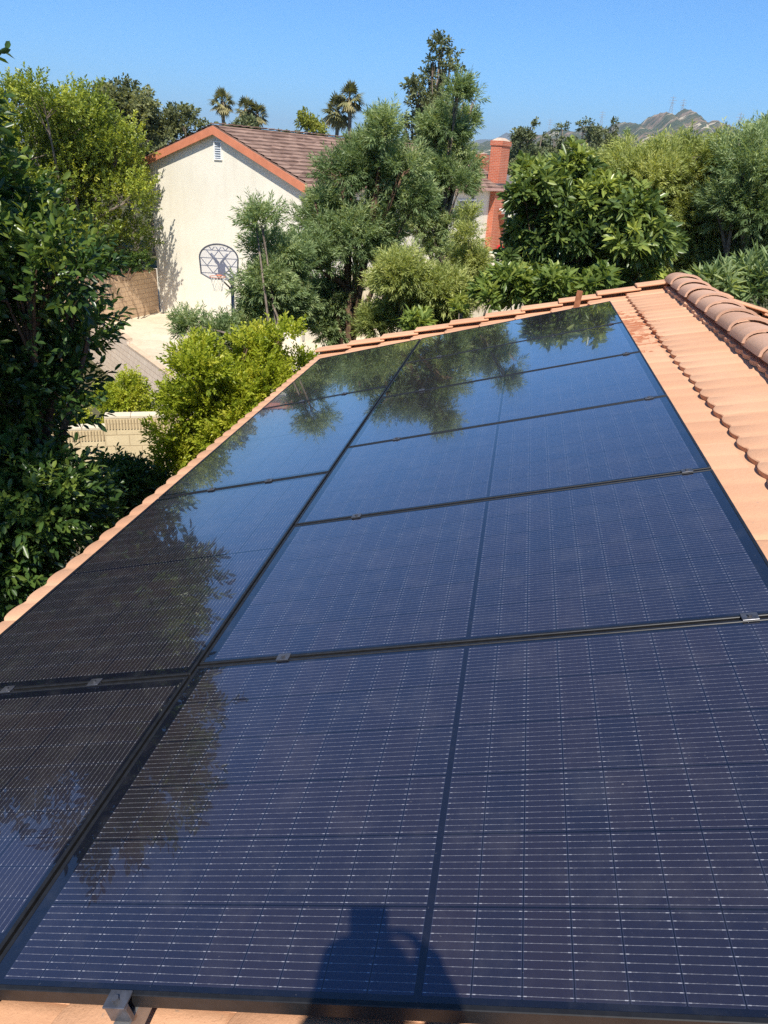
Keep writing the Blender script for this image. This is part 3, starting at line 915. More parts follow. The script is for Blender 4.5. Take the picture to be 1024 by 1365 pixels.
# ------------------------------------------------------------------ houses beyond
def far_house(loc, wx, wy, hw, rise, yaw, label, roofm):
    root = empty("distant_house", loc, label, "house")
    L_ = Vector(loc); ax = Vector((math.cos(yaw), math.sin(yaw), 0)); ay = Vector((-ax.y, ax.x, 0))
    b = MB(); b.box(L_ + HZ * hw / 2, (wx, wy, hw), (ax, ay, HZ))
    for s_ in (-1, 1):
        p = [L_ + ax * wx / 2 * s_ + ay * -wy / 2 + HZ * hw, L_ + ax * wx / 2 * s_ + ay * wy / 2 + HZ * hw, L_ + ax * wx / 2 * s_ + HZ * (hw + rise)]
        b.add(p, [(0, 1, 2)])
    b.build("wall", MT['stucco'], root)
    for s_ in (-1, 1):
        b = MB(); k = 1.12
        p = [L_ + ax * (wx / 2 + .4) * t_ + ay * s_ * wy / 2 * k + HZ * (hw - rise * .12) for t_ in (-1, 1)] + [L_ + ax * (wx / 2 + .4) * t_ + HZ * (hw + rise) for t_ in (1, -1)]
        b.add(p + [q + HZ * .14 for q in p], [(0, 1, 2, 3), (7, 6, 5, 4), (0, 4, 5, 1), (1, 5, 6, 2), (2, 6, 7, 3), (3, 7, 4, 0)])
        b.build("roof_slope", roofm, root)
    for t_ in (-.25, .25):
        b = MB(); b.box(L_ + ax * wx * t_ - ay * (wy / 2 + .01) + HZ * hw * .6, (1.4, .06, 1.1), (ax, ay, HZ)); w = b.build("window", MT['white'], root)
        b = MB(); b.box(L_ + ax * wx * t_ - ay * (wy / 2 + .045) + HZ * hw * .6, (1.2, .02, .9), (ax, ay, HZ)); b.build("pane", MT['glass'], w)
    return root
far_house((2.6, 60.0, -1.5), 9, 8, 6.0, 1.55, .2, "dark-roofed house with pale walls behind the large-leaved tree", MT['greyroof'])

# ------------------------------------------------------------------ power pylons on the hill
def pylon(az, el0, el1, dist, label):
    z0 = math.tan(R(el0)) * dist + 6.3; z1 = math.tan(R(el1)) * dist + 6.3
    x, y = math.sin(R(az)) * dist, math.cos(R(az)) * dist
    z0 -= 14
    root = empty("power_pylon", (x, y, z0), label, "pylon", "pylons on the hill")
    h = z1 - z0; c = Vector((x, y, z0)); b = MB(); w = h * .11; r_ = .33
    tops = []
    for sx, sy in ((-1, -1), (-1, 1), (1, 1), (1, -1)):
        b.tube([c + Vector((sx * w, sy * w, 0)), c + Vector((sx * w * .25, sy * w * .25, h * .72)), c + Vector((0, 0, h))], r_, 5)
    for k in range(6):
        f0, f1 = k / 6 * .72, (k + 1) / 6 * .72
        w0, w1 = w * (1 - f0 / .72 * .75), w * (1 - f1 / .72 * .75)
        for s_ in (-1, 1):
            b.tube([c + Vector((-w0, s_ * w0, f0 * h)), c + Vector((w1, s_ * w1, f1 * h))], r_ * .6, 4)
            b.tube([c + Vector((w0, s_ * w0, f0 * h)), c + Vector((-w1, s_ * w1, f1 * h))], r_ * .6, 4)
    b.build("mast", MT['pylon'], root)
    for f_, ww in ((.66, .17), (.78, .20), (.90, .15)):
        b = MB(); b.tube([c + Vector((-h * ww, 0, f_ * h)), c + Vector((0, 0, f_ * h + h * .03)), c + Vector((h * ww, 0, f_ * h))], r_ * .8, 4)
        b.tube([c + Vector((-h * ww, 0, f_ * h)), c + Vector((h * ww, 0, f_ * h))], r_ * .8, 4)
        b.build("cross_arm", MT['pylon'], root)
pylon(8.36, 4.15, 5.11, 2650, "taller of the two close power pylons on the summit of the hill")
pylon(9.04, 4.10, 4.96, 2700, "thinner power pylon just right of the tallest one on the hilltop")
pylon(12.64, 3.2, 4.31, 2600, "power pylon standing alone on the right shoulder of the hill")
pylon(4.06, 3.2, 4.11, 2800, "power pylon left of the hill summit, above the fern pines")
pylon(.68, 2.7, 3.49, 3000, "farthest left and smallest power pylon, above the tall conifers")

# ------------------------------------------------------------------ foliage
def np_mesh(name, verts, quads, tint, mat, parent, off, smooth=False):
    me = bpy.data.meshes.new(name)
    nv, nf = len(verts), len(quads)
    me.vertices.add(nv); me.loops.add(nf * 4); me.polygons.add(nf)
    me.vertices.foreach_set("co", (verts - np.array(off)).astype(np.float32).ravel())
    me.loops.foreach_set("vertex_index", quads.astype(np.int32).ravel())
    me.polygons.foreach_set("loop_start", (np.arange(nf) * 4).astype(np.int32))
    me.polygons.foreach_set("loop_total", np.full(nf, 4, np.int32))
    a = me.attributes.new("tint", 'FLOAT', 'POINT'); a.data.foreach_set("value", tint.astype(np.float32))
    me.update(calc_edges=True)
    me.materials.append(mat)
    o = bpy.data.objects.new(name, me); COL.objects.link(o)
    if parent is not None: o.parent = parent
    return o

def nrm(a): return a / np.maximum(np.linalg.norm(a, axis=-1, keepdims=True), 1e-9)

def make_leaves(p, d, t0, rng, n, slen, ll, lw, ang, droop, kind, tipbias=0.0, cluster=0.0):
    """p,d shoot base + axis; n leaves per shoot -> verts, quads, tint"""
    N = len(p)
    up = np.array([0, 0, 1.0])
    a = nrm(np.cross(d, up + rng.normal(0, .1, (N, 3)))); b_ = np.cross(d, a)
    j = np.arange(n)
    tt = ((j + .5) / n)[None, :, None] * np.ones((N, 1, 1))
    tt = 1 - (1 - tt) ** (1 + tipbias)
    phi = (j[None, :] * 2.4 + rng.uniform(0, 6.28, (N, 1)) + rng.normal(0, .25, (N, n)))[..., None]
    sl = slen * rng.uniform(.7, 1.3, (N, 1, 1))
    pos = p[:, None, :] + d[:, None, :] * sl * tt
    rad = a[:, None, :] * np.cos(phi) + b_[:, None, :] * np.sin(phi)
    an = ang * rng.uniform(.6, 1.25, (N, n, 1)) * (1.15 - .5 * tt)
    dr = nrm(d[:, None, :] * np.cos(an) + rad * np.sin(an) + np.array([0, 0, -1.0]) * droop * rng.uniform(.3, 1.3, (N, n, 1)))
    pos = pos.reshape(-1, 3); dr = dr.reshape(-1, 3)
    M_ = len(pos)
    L = (ll * rng.uniform(.65, 1.25, (M_, 1))); Wd = (lw * rng.uniform(.75, 1.2, (M_, 1)))
    side = nrm(np.cross(dr, up + rng.normal(0, 1.0 if kind == 'strap' else .8, (M_, 3)))); nor = np.cross(side, dr)
    nor = np.where(nor[:, 2:3] < 0, -nor, nor)
    tint = np.clip(np.repeat(t0, n) + rng.normal(0, .13, M_), 0, 1)
    if kind == 'strap':
        v = np.stack([pos, pos + dr * L * .45 + side * Wd * .5 - np.array([0, 0, 1]) * L * .02,
                      pos + dr * L - np.array([0, 0, 1.0]) * L * droop * .35, pos + dr * L * .45 - side * Wd * .5], 1).reshape(-1, 3)
        q = np.arange(M_)[:, None] * 4 + np.array([[0, 1, 2, 3]])
        return v, q, np.repeat(tint, 4)
    f = nor * Wd * .14
    c = -np.array([0, 0, 1.0]) * L * .10
    v = np.stack([pos, pos + dr * L * .30 + side * Wd * .42 + f, pos + dr * L * .68 + side * Wd * .44 + f + c * .4,
                  pos + dr * L + c, pos + dr * L * .68 - side * Wd * .44 + f + c * .4, pos + dr * L * .30 - side * Wd * .42 + f], 1).reshape(-1, 3)
    k = np.arange(M_)[:, None] * 6
    q = np.concatenate([k + np.array([[0, 1, 2, 3]]), k + np.array([[0, 3, 4, 5]])], 0)
    return v, q, np.repeat(tint, 6)

def in_roof(p):
    """points over or inside our own roof"""
    return (p[:, 0] > -1.62) & (p[:, 1] < 1.32) & (p[:, 0] < 6.6)

def plant(name, label, cat, lobes, base, leafm, barkm, seed, shoots, n=12, slen=.3, ll=.08, lw=.035, ang=.9, droop=.15,
          kind='oval', upb=.5, clump=.34, trunk=.09, forks=6, group=None, tint_sd=.2, clumps=0, topl=.25, inner=.25, stems=1, crown_name="crown", clip=True):
    rng = np.random.default_rng(seed); rs = random.Random(seed)
    root = empty(name, base, label, cat, group)
    lob = np.array(lobes, float)
    vol = lob[:, 3] ** 2.0
    ncl = clumps or max(len(lob) * 5, 12)
    li = rng.choice(len(lob), ncl, p=vol / vol.sum())
    li[:len(lob)] = np.arange(len(lob))[:ncl] if ncl >= len(lob) else li[:len(lob)]
    dirs = nrm(rng.normal(0, 1, (ncl, 3))); dirs[:, 2] = np.abs(dirs[:, 2]) * .8 + dirs[:, 2] * .2
    rr = rng.uniform(inner, 1.0, (ncl, 1)) ** .6
    cen = lob[li, :3] + dirs * rr * lob[li, 3:4] * .85
    crad = lob[li, 3] * clump * rng.uniform(.7, 1.35, ncl)
    ctint = np.clip(.42 + rng.normal(0, tint_sd, ncl), .05, .95)
    mid = lob[:, :3].mean(0)
    # shoots
    wgt = crad ** 1.4
    ci = rng.choice(ncl, shoots, p=wgt / wgt.sum())
    sd_ = nrm(rng.normal(0, 1, (shoots, 3)))
    p = cen[ci] + sd_ * crad[ci][:, None] * rng.uniform(.25, 1.0, (shoots, 1)) ** .5
    out = nrm(p - lob[li[ci], :3])
    d = nrm(out * .7 + sd_ * .45 + np.array([0, 0, 1.0]) * upb + rng.normal(0, .25, (shoots, 3)))
    hz = (p[:, 2] - lob[:, 2].min()) / max(.1, np.ptp(lob[:, 2]) + .1)
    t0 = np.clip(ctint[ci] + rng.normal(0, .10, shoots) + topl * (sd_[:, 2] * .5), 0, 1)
    if clip:
        ok = ~in_roof(p + d * slen); p, d, t0 = p[ok], d[ok], t0[ok]
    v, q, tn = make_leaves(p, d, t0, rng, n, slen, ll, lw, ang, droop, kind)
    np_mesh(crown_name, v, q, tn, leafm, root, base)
    # trunk, limbs and twigs
    b = MB(); bp = Vector(base)
    low = lob[:, 2].min()
    top = Vector(mid); top.z = max(low, bp.z + .3) * .55 + mid[2] * .45
    for s_ in range(stems):
        off = Vector((rs.uniform(-.3, .3), rs.uniform(-.3, .3), 0)) * (1 if stems > 1 else 0)
        tp = top + off * 3
        pts = []
        for k in range(7):
            f_ = k / 6
            w = Vector((rs.uniform(-1, 1), rs.uniform(-1, 1), 0)) * trunk * .6 * (1 if 0 < k < 6 else 0)
            pts.append((bp + off).lerp(tp, f_) + w)
        b.tube(pts, [trunk * (1.25 - .6 * k / 6) for k in range(7)], 9)
        order = list(range(len(lob)))
        for i in order:
            if stems > 1 and i % stems != s_: continue
            e = Vector(lob[i, :3]); st = pts[4 + i % 3]
            mdp = st.lerp(e, .5) + Vector((rs.uniform(-.15, .15), rs.uniform(-.15, .15), .12)) * (e - st).length * .35
            r0 = trunk * .55
            b.tube([st, st.lerp(mdp, .5) + Vector((0, 0, .02)), mdp, e], [r0, r0 * .75, r0 * .55, r0 * .28], 6)
            for c_ in [k for k in range(ncl) if li[k] == i][:forks]:
                e2 = Vector(cen[c_]); m2 = e.lerp(e2, .5) + Vector((rs.uniform(-.1, .1), rs.uniform(-.1, .1), -.05)) * (e2 - e).length
                b.tube([mdp.lerp(e, rs.uniform(.4, 1)), m2, e2], [r0 * .25, r0 * .18, r0 * .08], 4, False)
    b.build("trunk", barkm, root, True)
    return root
LOB = {
    'shade': [(-2.73,-2.01,5.24,0.51),(-3.17,-1.12,4.71,0.44),(-3.0,-1.74,4.31,0.54),(-3.26,-0.73,4.29,0.27),(-3.11,-1.36,3.83,0.34),(-2.67,-1.79,5.38,0.36),(-3.49,-1.17,5.61,0.45),(-3.16,-1.68,5.98,0.21),(-4.03,-1.11,5.44,0.79),(-3.99,-1.88,5.99,0.7),(-3.55,-2.31,4.77,1.0),(-4.02,-1.41,3.66,0.85),(-3.94,-2.16,5.69,1.06),(-3.51,-2.59,6.49,0.84),(-4.54,-2.25,5.12,1.27),(-2.72,-1.49,5.04,0.18),(-3.31,-0.7,5.52,0.17),(-2.91,-1.16,5.44,0.13),(-2.52,-1.64,4.89,0.12)],
    'shadelow': [(-2.95,-2.23,3.49,0.54),(-3.01,-1.6,3.18,0.38),(-3.0,-2.01,2.77,0.43),(-2.83,-1.22,3.03,0.21),(-2.84,-1.64,2.91,0.31),(-3.18,-2.32,3.0,0.45),(-3.35,-1.75,3.72,0.42),(-3.57,-2.39,2.97,0.66),(-4.04,-2.08,1.89,0.72)],
    'round': [(-15.96,18.94,7.43,1.07),(-16.06,21.1,6.97,1.51),(-16.93,19.16,5.87,1.67),(-16.49,21.68,5.15,2.25),(-14.7,21.36,6.03,1.24),(-13.99,20.42,4.53,1.02),(-17.56,20.47,3.63,1.91),(-15.39,20.46,3.23,1.35),(-18.36,20.8,7.58,0.91),(-14.78,21.64,3.19,0.94),(-17.41,18.62,4.37,1.51),(-14.52,22.59,4.98,0.58),(-16.74,19.95,8.12,0.43),(-15.99,19.04,2.77,1.04),(-15.46,21.57,2.52,0.82),(-15.84,19.99,2.42,0.91),(-14.92,22.69,2.37,0.58)],
    'bright': [(-2.85,1.24,3.86,0.28),(-3.13,1.52,3.26,0.34),(-2.65,1.48,3.43,0.42),(-2.37,1.99,3.82,0.33),(-2.04,1.85,4.21,0.21),(-2.64,1.39,2.9,0.39),(-3.26,1.52,2.56,0.33),(-2.17,1.72,3.61,0.32),(-1.89,2.2,3.77,0.18),(-3.4,1.35,2.92,0.2),(-3.27,1.16,2.37,0.23),(-3.03,1.68,3.99,0.13),(-2.41,1.69,4.11,0.12),(-2.44,1.43,3.11,0.35)],
    'airy': [(-2.86,3.64,5.41,0.2),(-2.87,3.98,5.02,0.29),(-2.85,3.77,4.5,0.34),(-2.69,4.17,4.85,0.29),(-3.91,3.49,3.82,0.22),(-3.47,3.46,3.71,0.28),(-3.78,3.68,3.35,0.29),(-3.16,3.71,3.87,0.28),(-4.17,3.64,3.93,0.12),(-2.69,4.01,4.32,0.35),(-2.99,3.69,5.54,0.12),(-2.93,4.06,4.06,0.35)],
    'main': [(-1.48,5.4,6.63,0.38),(-1.71,6.0,6.08,0.61),(-2.13,5.51,6.07,0.37),(-2.56,6.06,5.32,0.53),(-1.95,5.8,5.08,0.68),(-2.61,5.23,4.72,0.5),(-2.42,5.94,3.96,0.48),(-1.05,5.81,5.73,0.42),(-3.07,6.01,3.89,0.48),(-2.0,5.88,4.26,0.35),(-1.48,5.59,6.95,0.16),(-2.04,6.12,6.55,0.22),(-2.62,5.57,5.69,0.16),(-1.14,5.49,6.23,0.34),(-2.59,5.83,3.49,0.4)],
    'tall': [(-0.99,10.84,7.78,0.23),(-1.08,11.45,7.48,0.38),(-1.07,11.07,7.04,0.4),(-1.13,11.68,6.68,0.47),(-1.17,11.29,6.05,0.58),(-0.75,10.95,5.92,0.34),(-1.44,11.49,5.22,0.5),(-0.82,11.18,5.03,0.32),(-0.78,11.8,7.24,0.24),(-1.4,11.35,6.97,0.38),(-1.62,10.94,5.72,0.28),(-0.68,11.66,7.69,0.13),(-1.29,11.22,4.49,0.38),(-0.72,10.9,4.48,0.25),(-1.0,11.49,3.93,0.23),(-1.61,11.03,4.99,0.34),(-0.73,11.75,5.0,0.27),(-0.78,11.36,6.39,0.32)],
    'low': [(-0.71,3.78,4.79,0.39),(-1.12,4.14,4.44,0.32),(-0.22,4.0,4.61,0.36),(-0.58,4.38,4.17,0.45),(-1.17,4.03,4.04,0.24),(0.11,3.93,4.47,0.25),(-0.22,4.32,4.15,0.32),(-0.92,3.97,5.02,0.2)],
    'thin': [(-0.08,6.87,5.17,0.22),(-0.02,7.16,4.66,0.3),(0.17,6.99,4.26,0.27),(-0.2,7.25,5.49,0.14),(-0.1,7.09,4.4,0.25)],
    'broadleaf': [(0.93,4.85,5.92,0.45),(1.33,5.44,6.11,0.45),(1.89,5.03,5.95,0.48),(0.89,5.67,5.19,0.46),(1.47,5.29,5.37,0.68),(2.19,4.86,5.43,0.59),(2.74,5.39,5.31,0.38),(1.22,5.16,4.66,0.56),(2.04,5.7,4.77,0.61),(2.62,5.27,4.94,0.35),(0.61,5.02,4.89,0.3),(0.84,5.62,6.22,0.24),(1.53,5.23,6.23,0.26),(0.86,4.88,4.59,0.34)],
    'frontplant': [(0.5,2.95,4.79,0.23),(0.97,3.17,4.79,0.27),(1.36,3.02,4.9,0.25),(0.1,3.23,4.51,0.21),(0.74,3.12,4.98,0.23),(1.75,2.95,5.01,0.23),(-0.41,3.13,4.26,0.17)],
    'yellowfern': [(2.92,8.17,6.27,0.55),(3.53,8.86,6.39,0.57),(2.62,8.5,5.77,0.56),(3.46,9.16,5.52,0.81),(4.09,8.57,5.69,0.76),(3.22,8.24,4.85,0.52),(4.04,8.88,4.74,0.66),(2.55,8.62,6.34,0.4),(2.25,9.42,5.9,0.36),(2.64,8.91,6.64,0.19),(3.09,8.37,6.72,0.21),(3.57,9.08,6.88,0.19),(4.03,8.51,6.46,0.51),(3.63,8.1,6.74,0.21),(3.63,8.88,4.52,0.57),(4.26,8.27,4.69,0.56),(3.15,9.25,4.95,0.42)],
    'darkfern': [(4.2,7.03,6.47,0.51),(4.78,7.79,6.68,0.62),(4.6,7.28,5.85,0.75),(4.65,8.17,4.96,0.61),(5.17,7.47,4.89,0.64),(4.11,7.18,6.95,0.14),(4.24,8.05,6.77,0.18),(5.28,7.22,6.36,0.88),(5.93,7.93,5.28,0.94),(4.56,7.77,6.96,0.16),(4.01,7.33,6.05,0.32),(4.89,8.03,4.66,0.48)],
    'ridgeplant': [(3.34,3.42,5.05,0.22),(3.72,3.61,5.1,0.3),(3.97,3.36,5.07,0.31),(4.34,3.53,5.0,0.35),(3.57,3.58,4.93,0.23)],
    'groundcover': [(-6.41,5.13,1.85,0.38),(-6.14,5.28,1.98,0.35),(-6.79,4.89,1.43,0.32),(-7.05,4.72,1.53,0.32),(-5.96,5.39,1.59,0.32),(-6.21,5.25,2.2,0.26)],
    'eaveshrub': [(-3.74,0.71,2.42,0.21),(-3.66,0.99,2.05,0.23),(-3.88,0.72,2.59,0.13),(-3.56,1.13,2.22,0.17),(-3.97,0.75,1.95,0.25),(-3.65,0.8,2.5,0.13)],
    'bedhedge': [(-15.29,20.9,2.14,0.47),(-14.68,21.25,2.1,0.4),(-14.17,21.52,2.22,0.33),(-15.91,20.53,1.96,0.4)],
}
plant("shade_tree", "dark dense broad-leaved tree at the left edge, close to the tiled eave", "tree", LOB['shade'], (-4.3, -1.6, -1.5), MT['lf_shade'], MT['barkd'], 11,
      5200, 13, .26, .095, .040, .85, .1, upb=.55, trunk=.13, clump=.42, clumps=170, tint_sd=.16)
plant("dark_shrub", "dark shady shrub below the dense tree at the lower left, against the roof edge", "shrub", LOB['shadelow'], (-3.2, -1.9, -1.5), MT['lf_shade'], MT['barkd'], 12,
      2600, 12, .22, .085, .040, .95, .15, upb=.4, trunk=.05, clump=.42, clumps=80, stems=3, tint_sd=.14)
plant("round_tree", "big round yellow-green tree overhanging the planter wall left of the cream house", "tree", LOB['round'], (-15.6, 19.8, 1.7), MT['lf_ficus'], MT['bark'], 13,
      7000, 12, .36, .135, .062, .9, .15, upb=.6, trunk=.16, clump=.36, clumps=230, tint_sd=.2)
plant("bright_shrub", "bright lime-green sunlit shrub filling the gap between side wall and tiled roof", "shrub", LOB['bright'], (-2.9, 1.7, -1.5), MT['lf_bright'], MT['barkd'], 14,
      4300, 14, .22, .062, .028, .8, .1, upb=.8, trunk=.05, clump=.36, clumps=110, stems=4, tint_sd=.18)
plant("wispy_tree", "wispy grey-green young tree in front of the basketball hoop pole", "tree", LOB['airy'], (-3.3, 3.9, -1.5), MT['lf_fern'], MT['bark'], 15,
      2600, 22, .22, .085, .017, .75, .25, 'strap', upb=.35, trunk=.06, clump=.38, clumps=90, stems=2, tint_sd=.2)
plant("fern_pine", "big soft grey-green tree in the middle, hiding the corner of the cream house", "tree", LOB['main'], (-1.75, 5.75, -1.5), MT['lf_fern'], MT['barkd'], 16,
      6000, 22, .24, .095, .018, .75, .25, 'strap', upb=.35, trunk=.11, clump=.33, clumps=170, tint_sd=.2)
plant("slender_tree", "tall slender tree with bare pale trunk in front of the long house wall", "tree", LOB['tall'], (-.97, 11.34, 0), MT['lf_fern'], MT['bark'], 17,
      3800, 20, .26, .11, .022, .75, .25, 'strap', upb=.35, trunk=.09, clump=.34, clumps=110, tint_sd=.2)
plant("low_bush", "rounded soft green bush just behind the far roof edge, below the slender tree", "bush", LOB['low'], (-.5, 4.2, -1.5), MT['lf_yfern'], MT['bark'], 18,
      3200, 22, .22, .085, .016, .8, .25, 'strap', upb=.4, trunk=.05, clump=.36, clumps=80, stems=3, tint_sd=.18)
plant("thin_sapling", "thin feathery sapling in front of the red brick chimney base", "sapling", LOB['thin'], (-.05, 7.0, -1.5), MT['lf_yfern'], MT['bark'], 19,
      1100, 20, .22, .085, .016, .8, .25, 'strap', upb=.4, trunk=.03, clump=.4, clumps=36, tint_sd=.18)
plant("large_leaf_tree", "tree with big dark glossy leaves right of the brick chimney", "tree", LOB['broadleaf'], (1.4, 5.3, -1.5), MT['lf_large'], MT['barkd'], 20,
      2500, 11, .09, .185, .060, 1.15, .2, upb=.7, trunk=.10, clump=.42, clumps=120, tint_sd=.2)
plant("leafy_plant", "light green big-leaved plants peeping over the far roof edge near the brown bar", "plant", LOB['frontplant'], (.9, 3.1, -1.5), MT['lf_plum'], MT['bark'], 21,
      420, 10, .09, .155, .048, 1.05, .15, upb=.9, trunk=.04, clump=.5, clumps=26, stems=3, tint_sd=.2)
plant("yellow_fern_pine", "large feathery yellow-green tree on the right in front of the hill", "tree", LOB['yellowfern'], (3.4, 8.8, -1.5), MT['lf_yfern'], MT['bark'], 22,
      8200, 22, .30, .10, .019, .7, .25, 'strap', upb=.45, trunk=.12, clump=.34, clumps=210, tint_sd=.2)
plant("blue_fern_pine", "feathery darker green tree cut off by the right edge of the photo", "tree", LOB['darkfern'], (4.8, 7.9, -1.5), MT['lf_dfern'], MT['bark'], 23,
      7000, 22, .30, .10, .019, .7, .25, 'strap', upb=.45, trunk=.12, clump=.34, clumps=170, tint_sd=.2)
plant("strappy_plant", "pale long-leaved plants behind the ridge at the right edge", "plant", LOB['ridgeplant'], (3.75, 3.5, -1.5), MT['lf_dfern'], MT['bark'], 24,
      170, 12, .12, .26, .040, .85, .2, upb=1.0, trunk=.04, clump=.5, clumps=20, stems=3, tint_sd=.15, clip=False)
plant("low_groundcover", "low bright green leafy growth behind the pale side wall", "shrub", LOB['groundcover'], (-6.3, 5.4, -1.5), MT['lf_bright'], MT['barkd'], 25,
      1100, 12, .20, .065, .028, .9, .2, upb=.5, trunk=.03, clump=.45, clumps=40, stems=3)
plant("bed_hedge", "low green hedge along the top of the planter wall", "hedge", LOB['bedhedge'], (-14.4, 20.2, 1.7), MT['lf_shade'], MT['barkd'], 26,
      900, 10, .2, .10, .05, .95, .2, upb=.5, trunk=.03, clump=.6, clumps=24, stems=4)
plant("eave_shrub", "small shaded shrub between the pale side wall and the tiled eave", "shrub", LOB['eaveshrub'], (-3.6, .1, -1.5), MT['lf_shade'], MT['barkd'], 28,
      900, 12, .20, .075, .034, .9, .15, upb=.5, trunk=.03, clump=.45, clumps=36, stems=3, tint_sd=.14)
# tall tree outside the left edge of the frame whose shade falls on the dark tree
shl = [(-4.6, -6.3, 10.2, 1.3), (-5.8, -5.9, 9.6, 1.3), (-4.4, -5.2, 9.2, .9), (-5.9, -7.2, 10.4, 1.4), (-3.4, -6.2, 9.8, .9), (-4.1, -7.6, 10.6, 1.1), (-3.0, -7.3, 10.3, 1.0), (-3.3, -8.2, 10.6, 1.0)]
plant("tall_shade_tree", "tall dense tree beside the roof, left of the photo, shading the dark tree", "tree", shl, (-6.6, -6.6, -1.5), MT['lf_shade'], MT['barkd'], 27,
      3000, 12, .34, .16, .085, .95, .15, upb=.4, trunk=.2, clump=.5, clumps=110, clip=False)

# trees further off
def simple_tree(name, label, x, y, h, w, leafm, seed, shape='round', nl=9000, ll=.30, lw=.16, group="trees beyond the cream house", z0=-1.5, kind='oval'):
    rs = random.Random(seed)
    lobes = []
    if shape == 'round':
        for k in range(9):
            a = rs.uniform(0, 6.28); r_ = w * rs.uniform(.1, .62); f_ = rs.uniform(.45, .9)
            lobes.append((x + math.cos(a) * r_, y + math.sin(a) * r_, z0 + h * f_, w * rs.uniform(.32, .5)))
        lobes.append((x, y, z0 + h * .86, w * .42))
        up, cl = .4, .36
    elif shape == 'cone':
        nn_ = 11
        for k in range(nn_):
            f_ = .16 + .80 * k / (nn_ - 1); r_ = w * min(1.0, max(0.0, 1.04 - f_) * 2.6) ** .75 * .55
            for q in range(2 if k < nn_ - 3 else 1):
                a = rs.uniform(0, 6.28); lobes.append((x + math.cos(a) * r_ * .55, y + math.sin(a) * r_ * .55, z0 + h * f_ * .97, max(.30, r_ * .75)))
        up, cl = .25, .34
    else:   # several narrow spires side by side
        for (dx, hh, ww) in shape:
            nn_ = 14
            for k in range(nn_):
                f_ = .25 + .74 * k / (nn_ - 1)
                taper = (1.05 - f_) if f_ > .5 else .55
                lobes.append((x + dx * (1 - .0 * f_) + rs.uniform(-.15, .15), y + rs.uniform(-.8, .8), z0 + hh * f_, ww * 1.5 * max(.36, taper) * rs.uniform(.8, 1.1)))
        up, cl = .6, .38
    return plant(name, label, "tree", lobes, (x, y, z0), leafm, MT['bark'], seed, nl // 8, 8, ll * 1.6, ll, lw, .95, .15, kind, upb=up, clump=cl,
                 trunk=max(.1, h * .018), forks=2, group=group, clumps=max(70, len(lobes) * 6), clip=False)
simple_tree("tall_conifer", "tall grey-green conifer with several narrow spires rising behind the slender tree", -4.75, 37.6, 14.0, 2, MT['lf_conifer'], 41,
            ((-1.5, 10.0, 1.0), (-.9, 11.6, 1.1), (-.35, 13.0, 1.1), (.05, 13.7, 1.0), (.5, 13.4, .7), (.95, 12.6, .7), (1.4, 11.2, .8), (0, 10.5, 1.5), (-.6, 12.2, .8)), 60000, .22, .10)
simple_tree("olive_tree", "broad olive-grey tree far behind the round tree, left of the palms", -25.5, 42.5, 12.0, 3.4, MT['lf_olive'], 42, 'round', 12000, .30, .13)
simple_tree("olive_tree", "smaller olive-grey tree just left of the cream gable peak", -21.5, 42.5, 10.9, 2.6, MT['lf_olive'], 43, 'round', 9000, .28, .12)
simple_tree("background_tree", "dark green tree standing behind the peak of the cream gable", -19.2, 45.5, 10.0, 2.2, MT['lf_conifer'], 44, 'round', 8000, .28, .13)
simple_tree("background_tree", "tall dark tree top sticking out above the broad olive-grey tree", -29.0, 52.0, 13.2, 3.6, MT['lf_conifer'], 45, 'cone', 6000, .34, .14)
simple_tree("yellow_tree", "round yellow-green tree above the brown roof beside the palms", -15.6, 50.5, 11.2, 2.6, MT['lf_yellow'], 46, 'round', 9000, .26, .12)
simple_tree("background_tree", "grey tree low behind the round yellow-green tree", -17.6, 53.0, 10.2, 1.8, MT['lf_conifer'], 47, 'round', 5000, .26, .12)
far = [(6.6, 78, 12.9, 3.6, "dark conifer just left of the greyish one in the far row", 'cone', 'lf_conifer'), (1.2, 68, 11.6, 3.2, "lower dark conifer between the first and the pointed ones", 'cone', 'lf_conifer'), (10.6, 88, 13.2, 4.0, "green conifer peeping above the feathery yellow-green tree", 'cone', 'lf_fern'),
       (-.2, 63, 12.2, 3.6, "first dark conifer right of the brick chimneys", 'cone', 'lf_conifer'),
       (2.7, 72, 12.6, 3.8, "pointed conifer in the middle of the far conifer row", 'cone', 'lf_conifer'),
       (5.0, 75, 13.0, 4.4, "broad loose conifer left of the hill in the far row", 'cone', 'lf_conifer'),
       (8.6, 82, 13.8, 4.2, "greyish conifer at the right end of the far conifer row", 'cone', 'lf_olive'),
       (1.4, 55, 8.8, 2.6, "round green tree in front of the far conifer row", 'round', 'lf_fern'),
       (4.2, 52, 9.4, 2.8, "light green bushy tree below the far conifers, above the large-leaved tree", 'round', 'lf_yfern'),
       (-1.6, 70, 10.8, 3.4, "slim dark conifer seen between the two brick chimneys", 'cone', 'lf_conifer'),
       (7.2, 60, 10.2, 2.8, "grey-green round tree left of the feathery yellow-green tree", 'round', 'lf_olive'),
       (11.5, 70, 11.6, 3.0, "grey-green round tree behind the feathery yellow-green tree", 'round', 'lf_fern'),
       (16.5, 66, 10.6, 3.2, "olive round tree far right behind the feathery trees", 'round', 'lf_olive'),
       (-40, 60, 12, 4.2, "wide olive tree at the far left behind the round tree", 'round', 'lf_olive'),
       (-34, 52, 10.5, 3.4, "green tree at the far left between the round and the olive trees", 'round', 'lf_fern')]
for i, (x, y, h, w, lb, sh, lm) in enumerate(far):
    simple_tree("background_tree" if sh == 'round' else "conifer", lb, x, y, h, w, MT[lm], 60 + i, sh, 34000 if sh == "cone" else 16000, .28, .13)
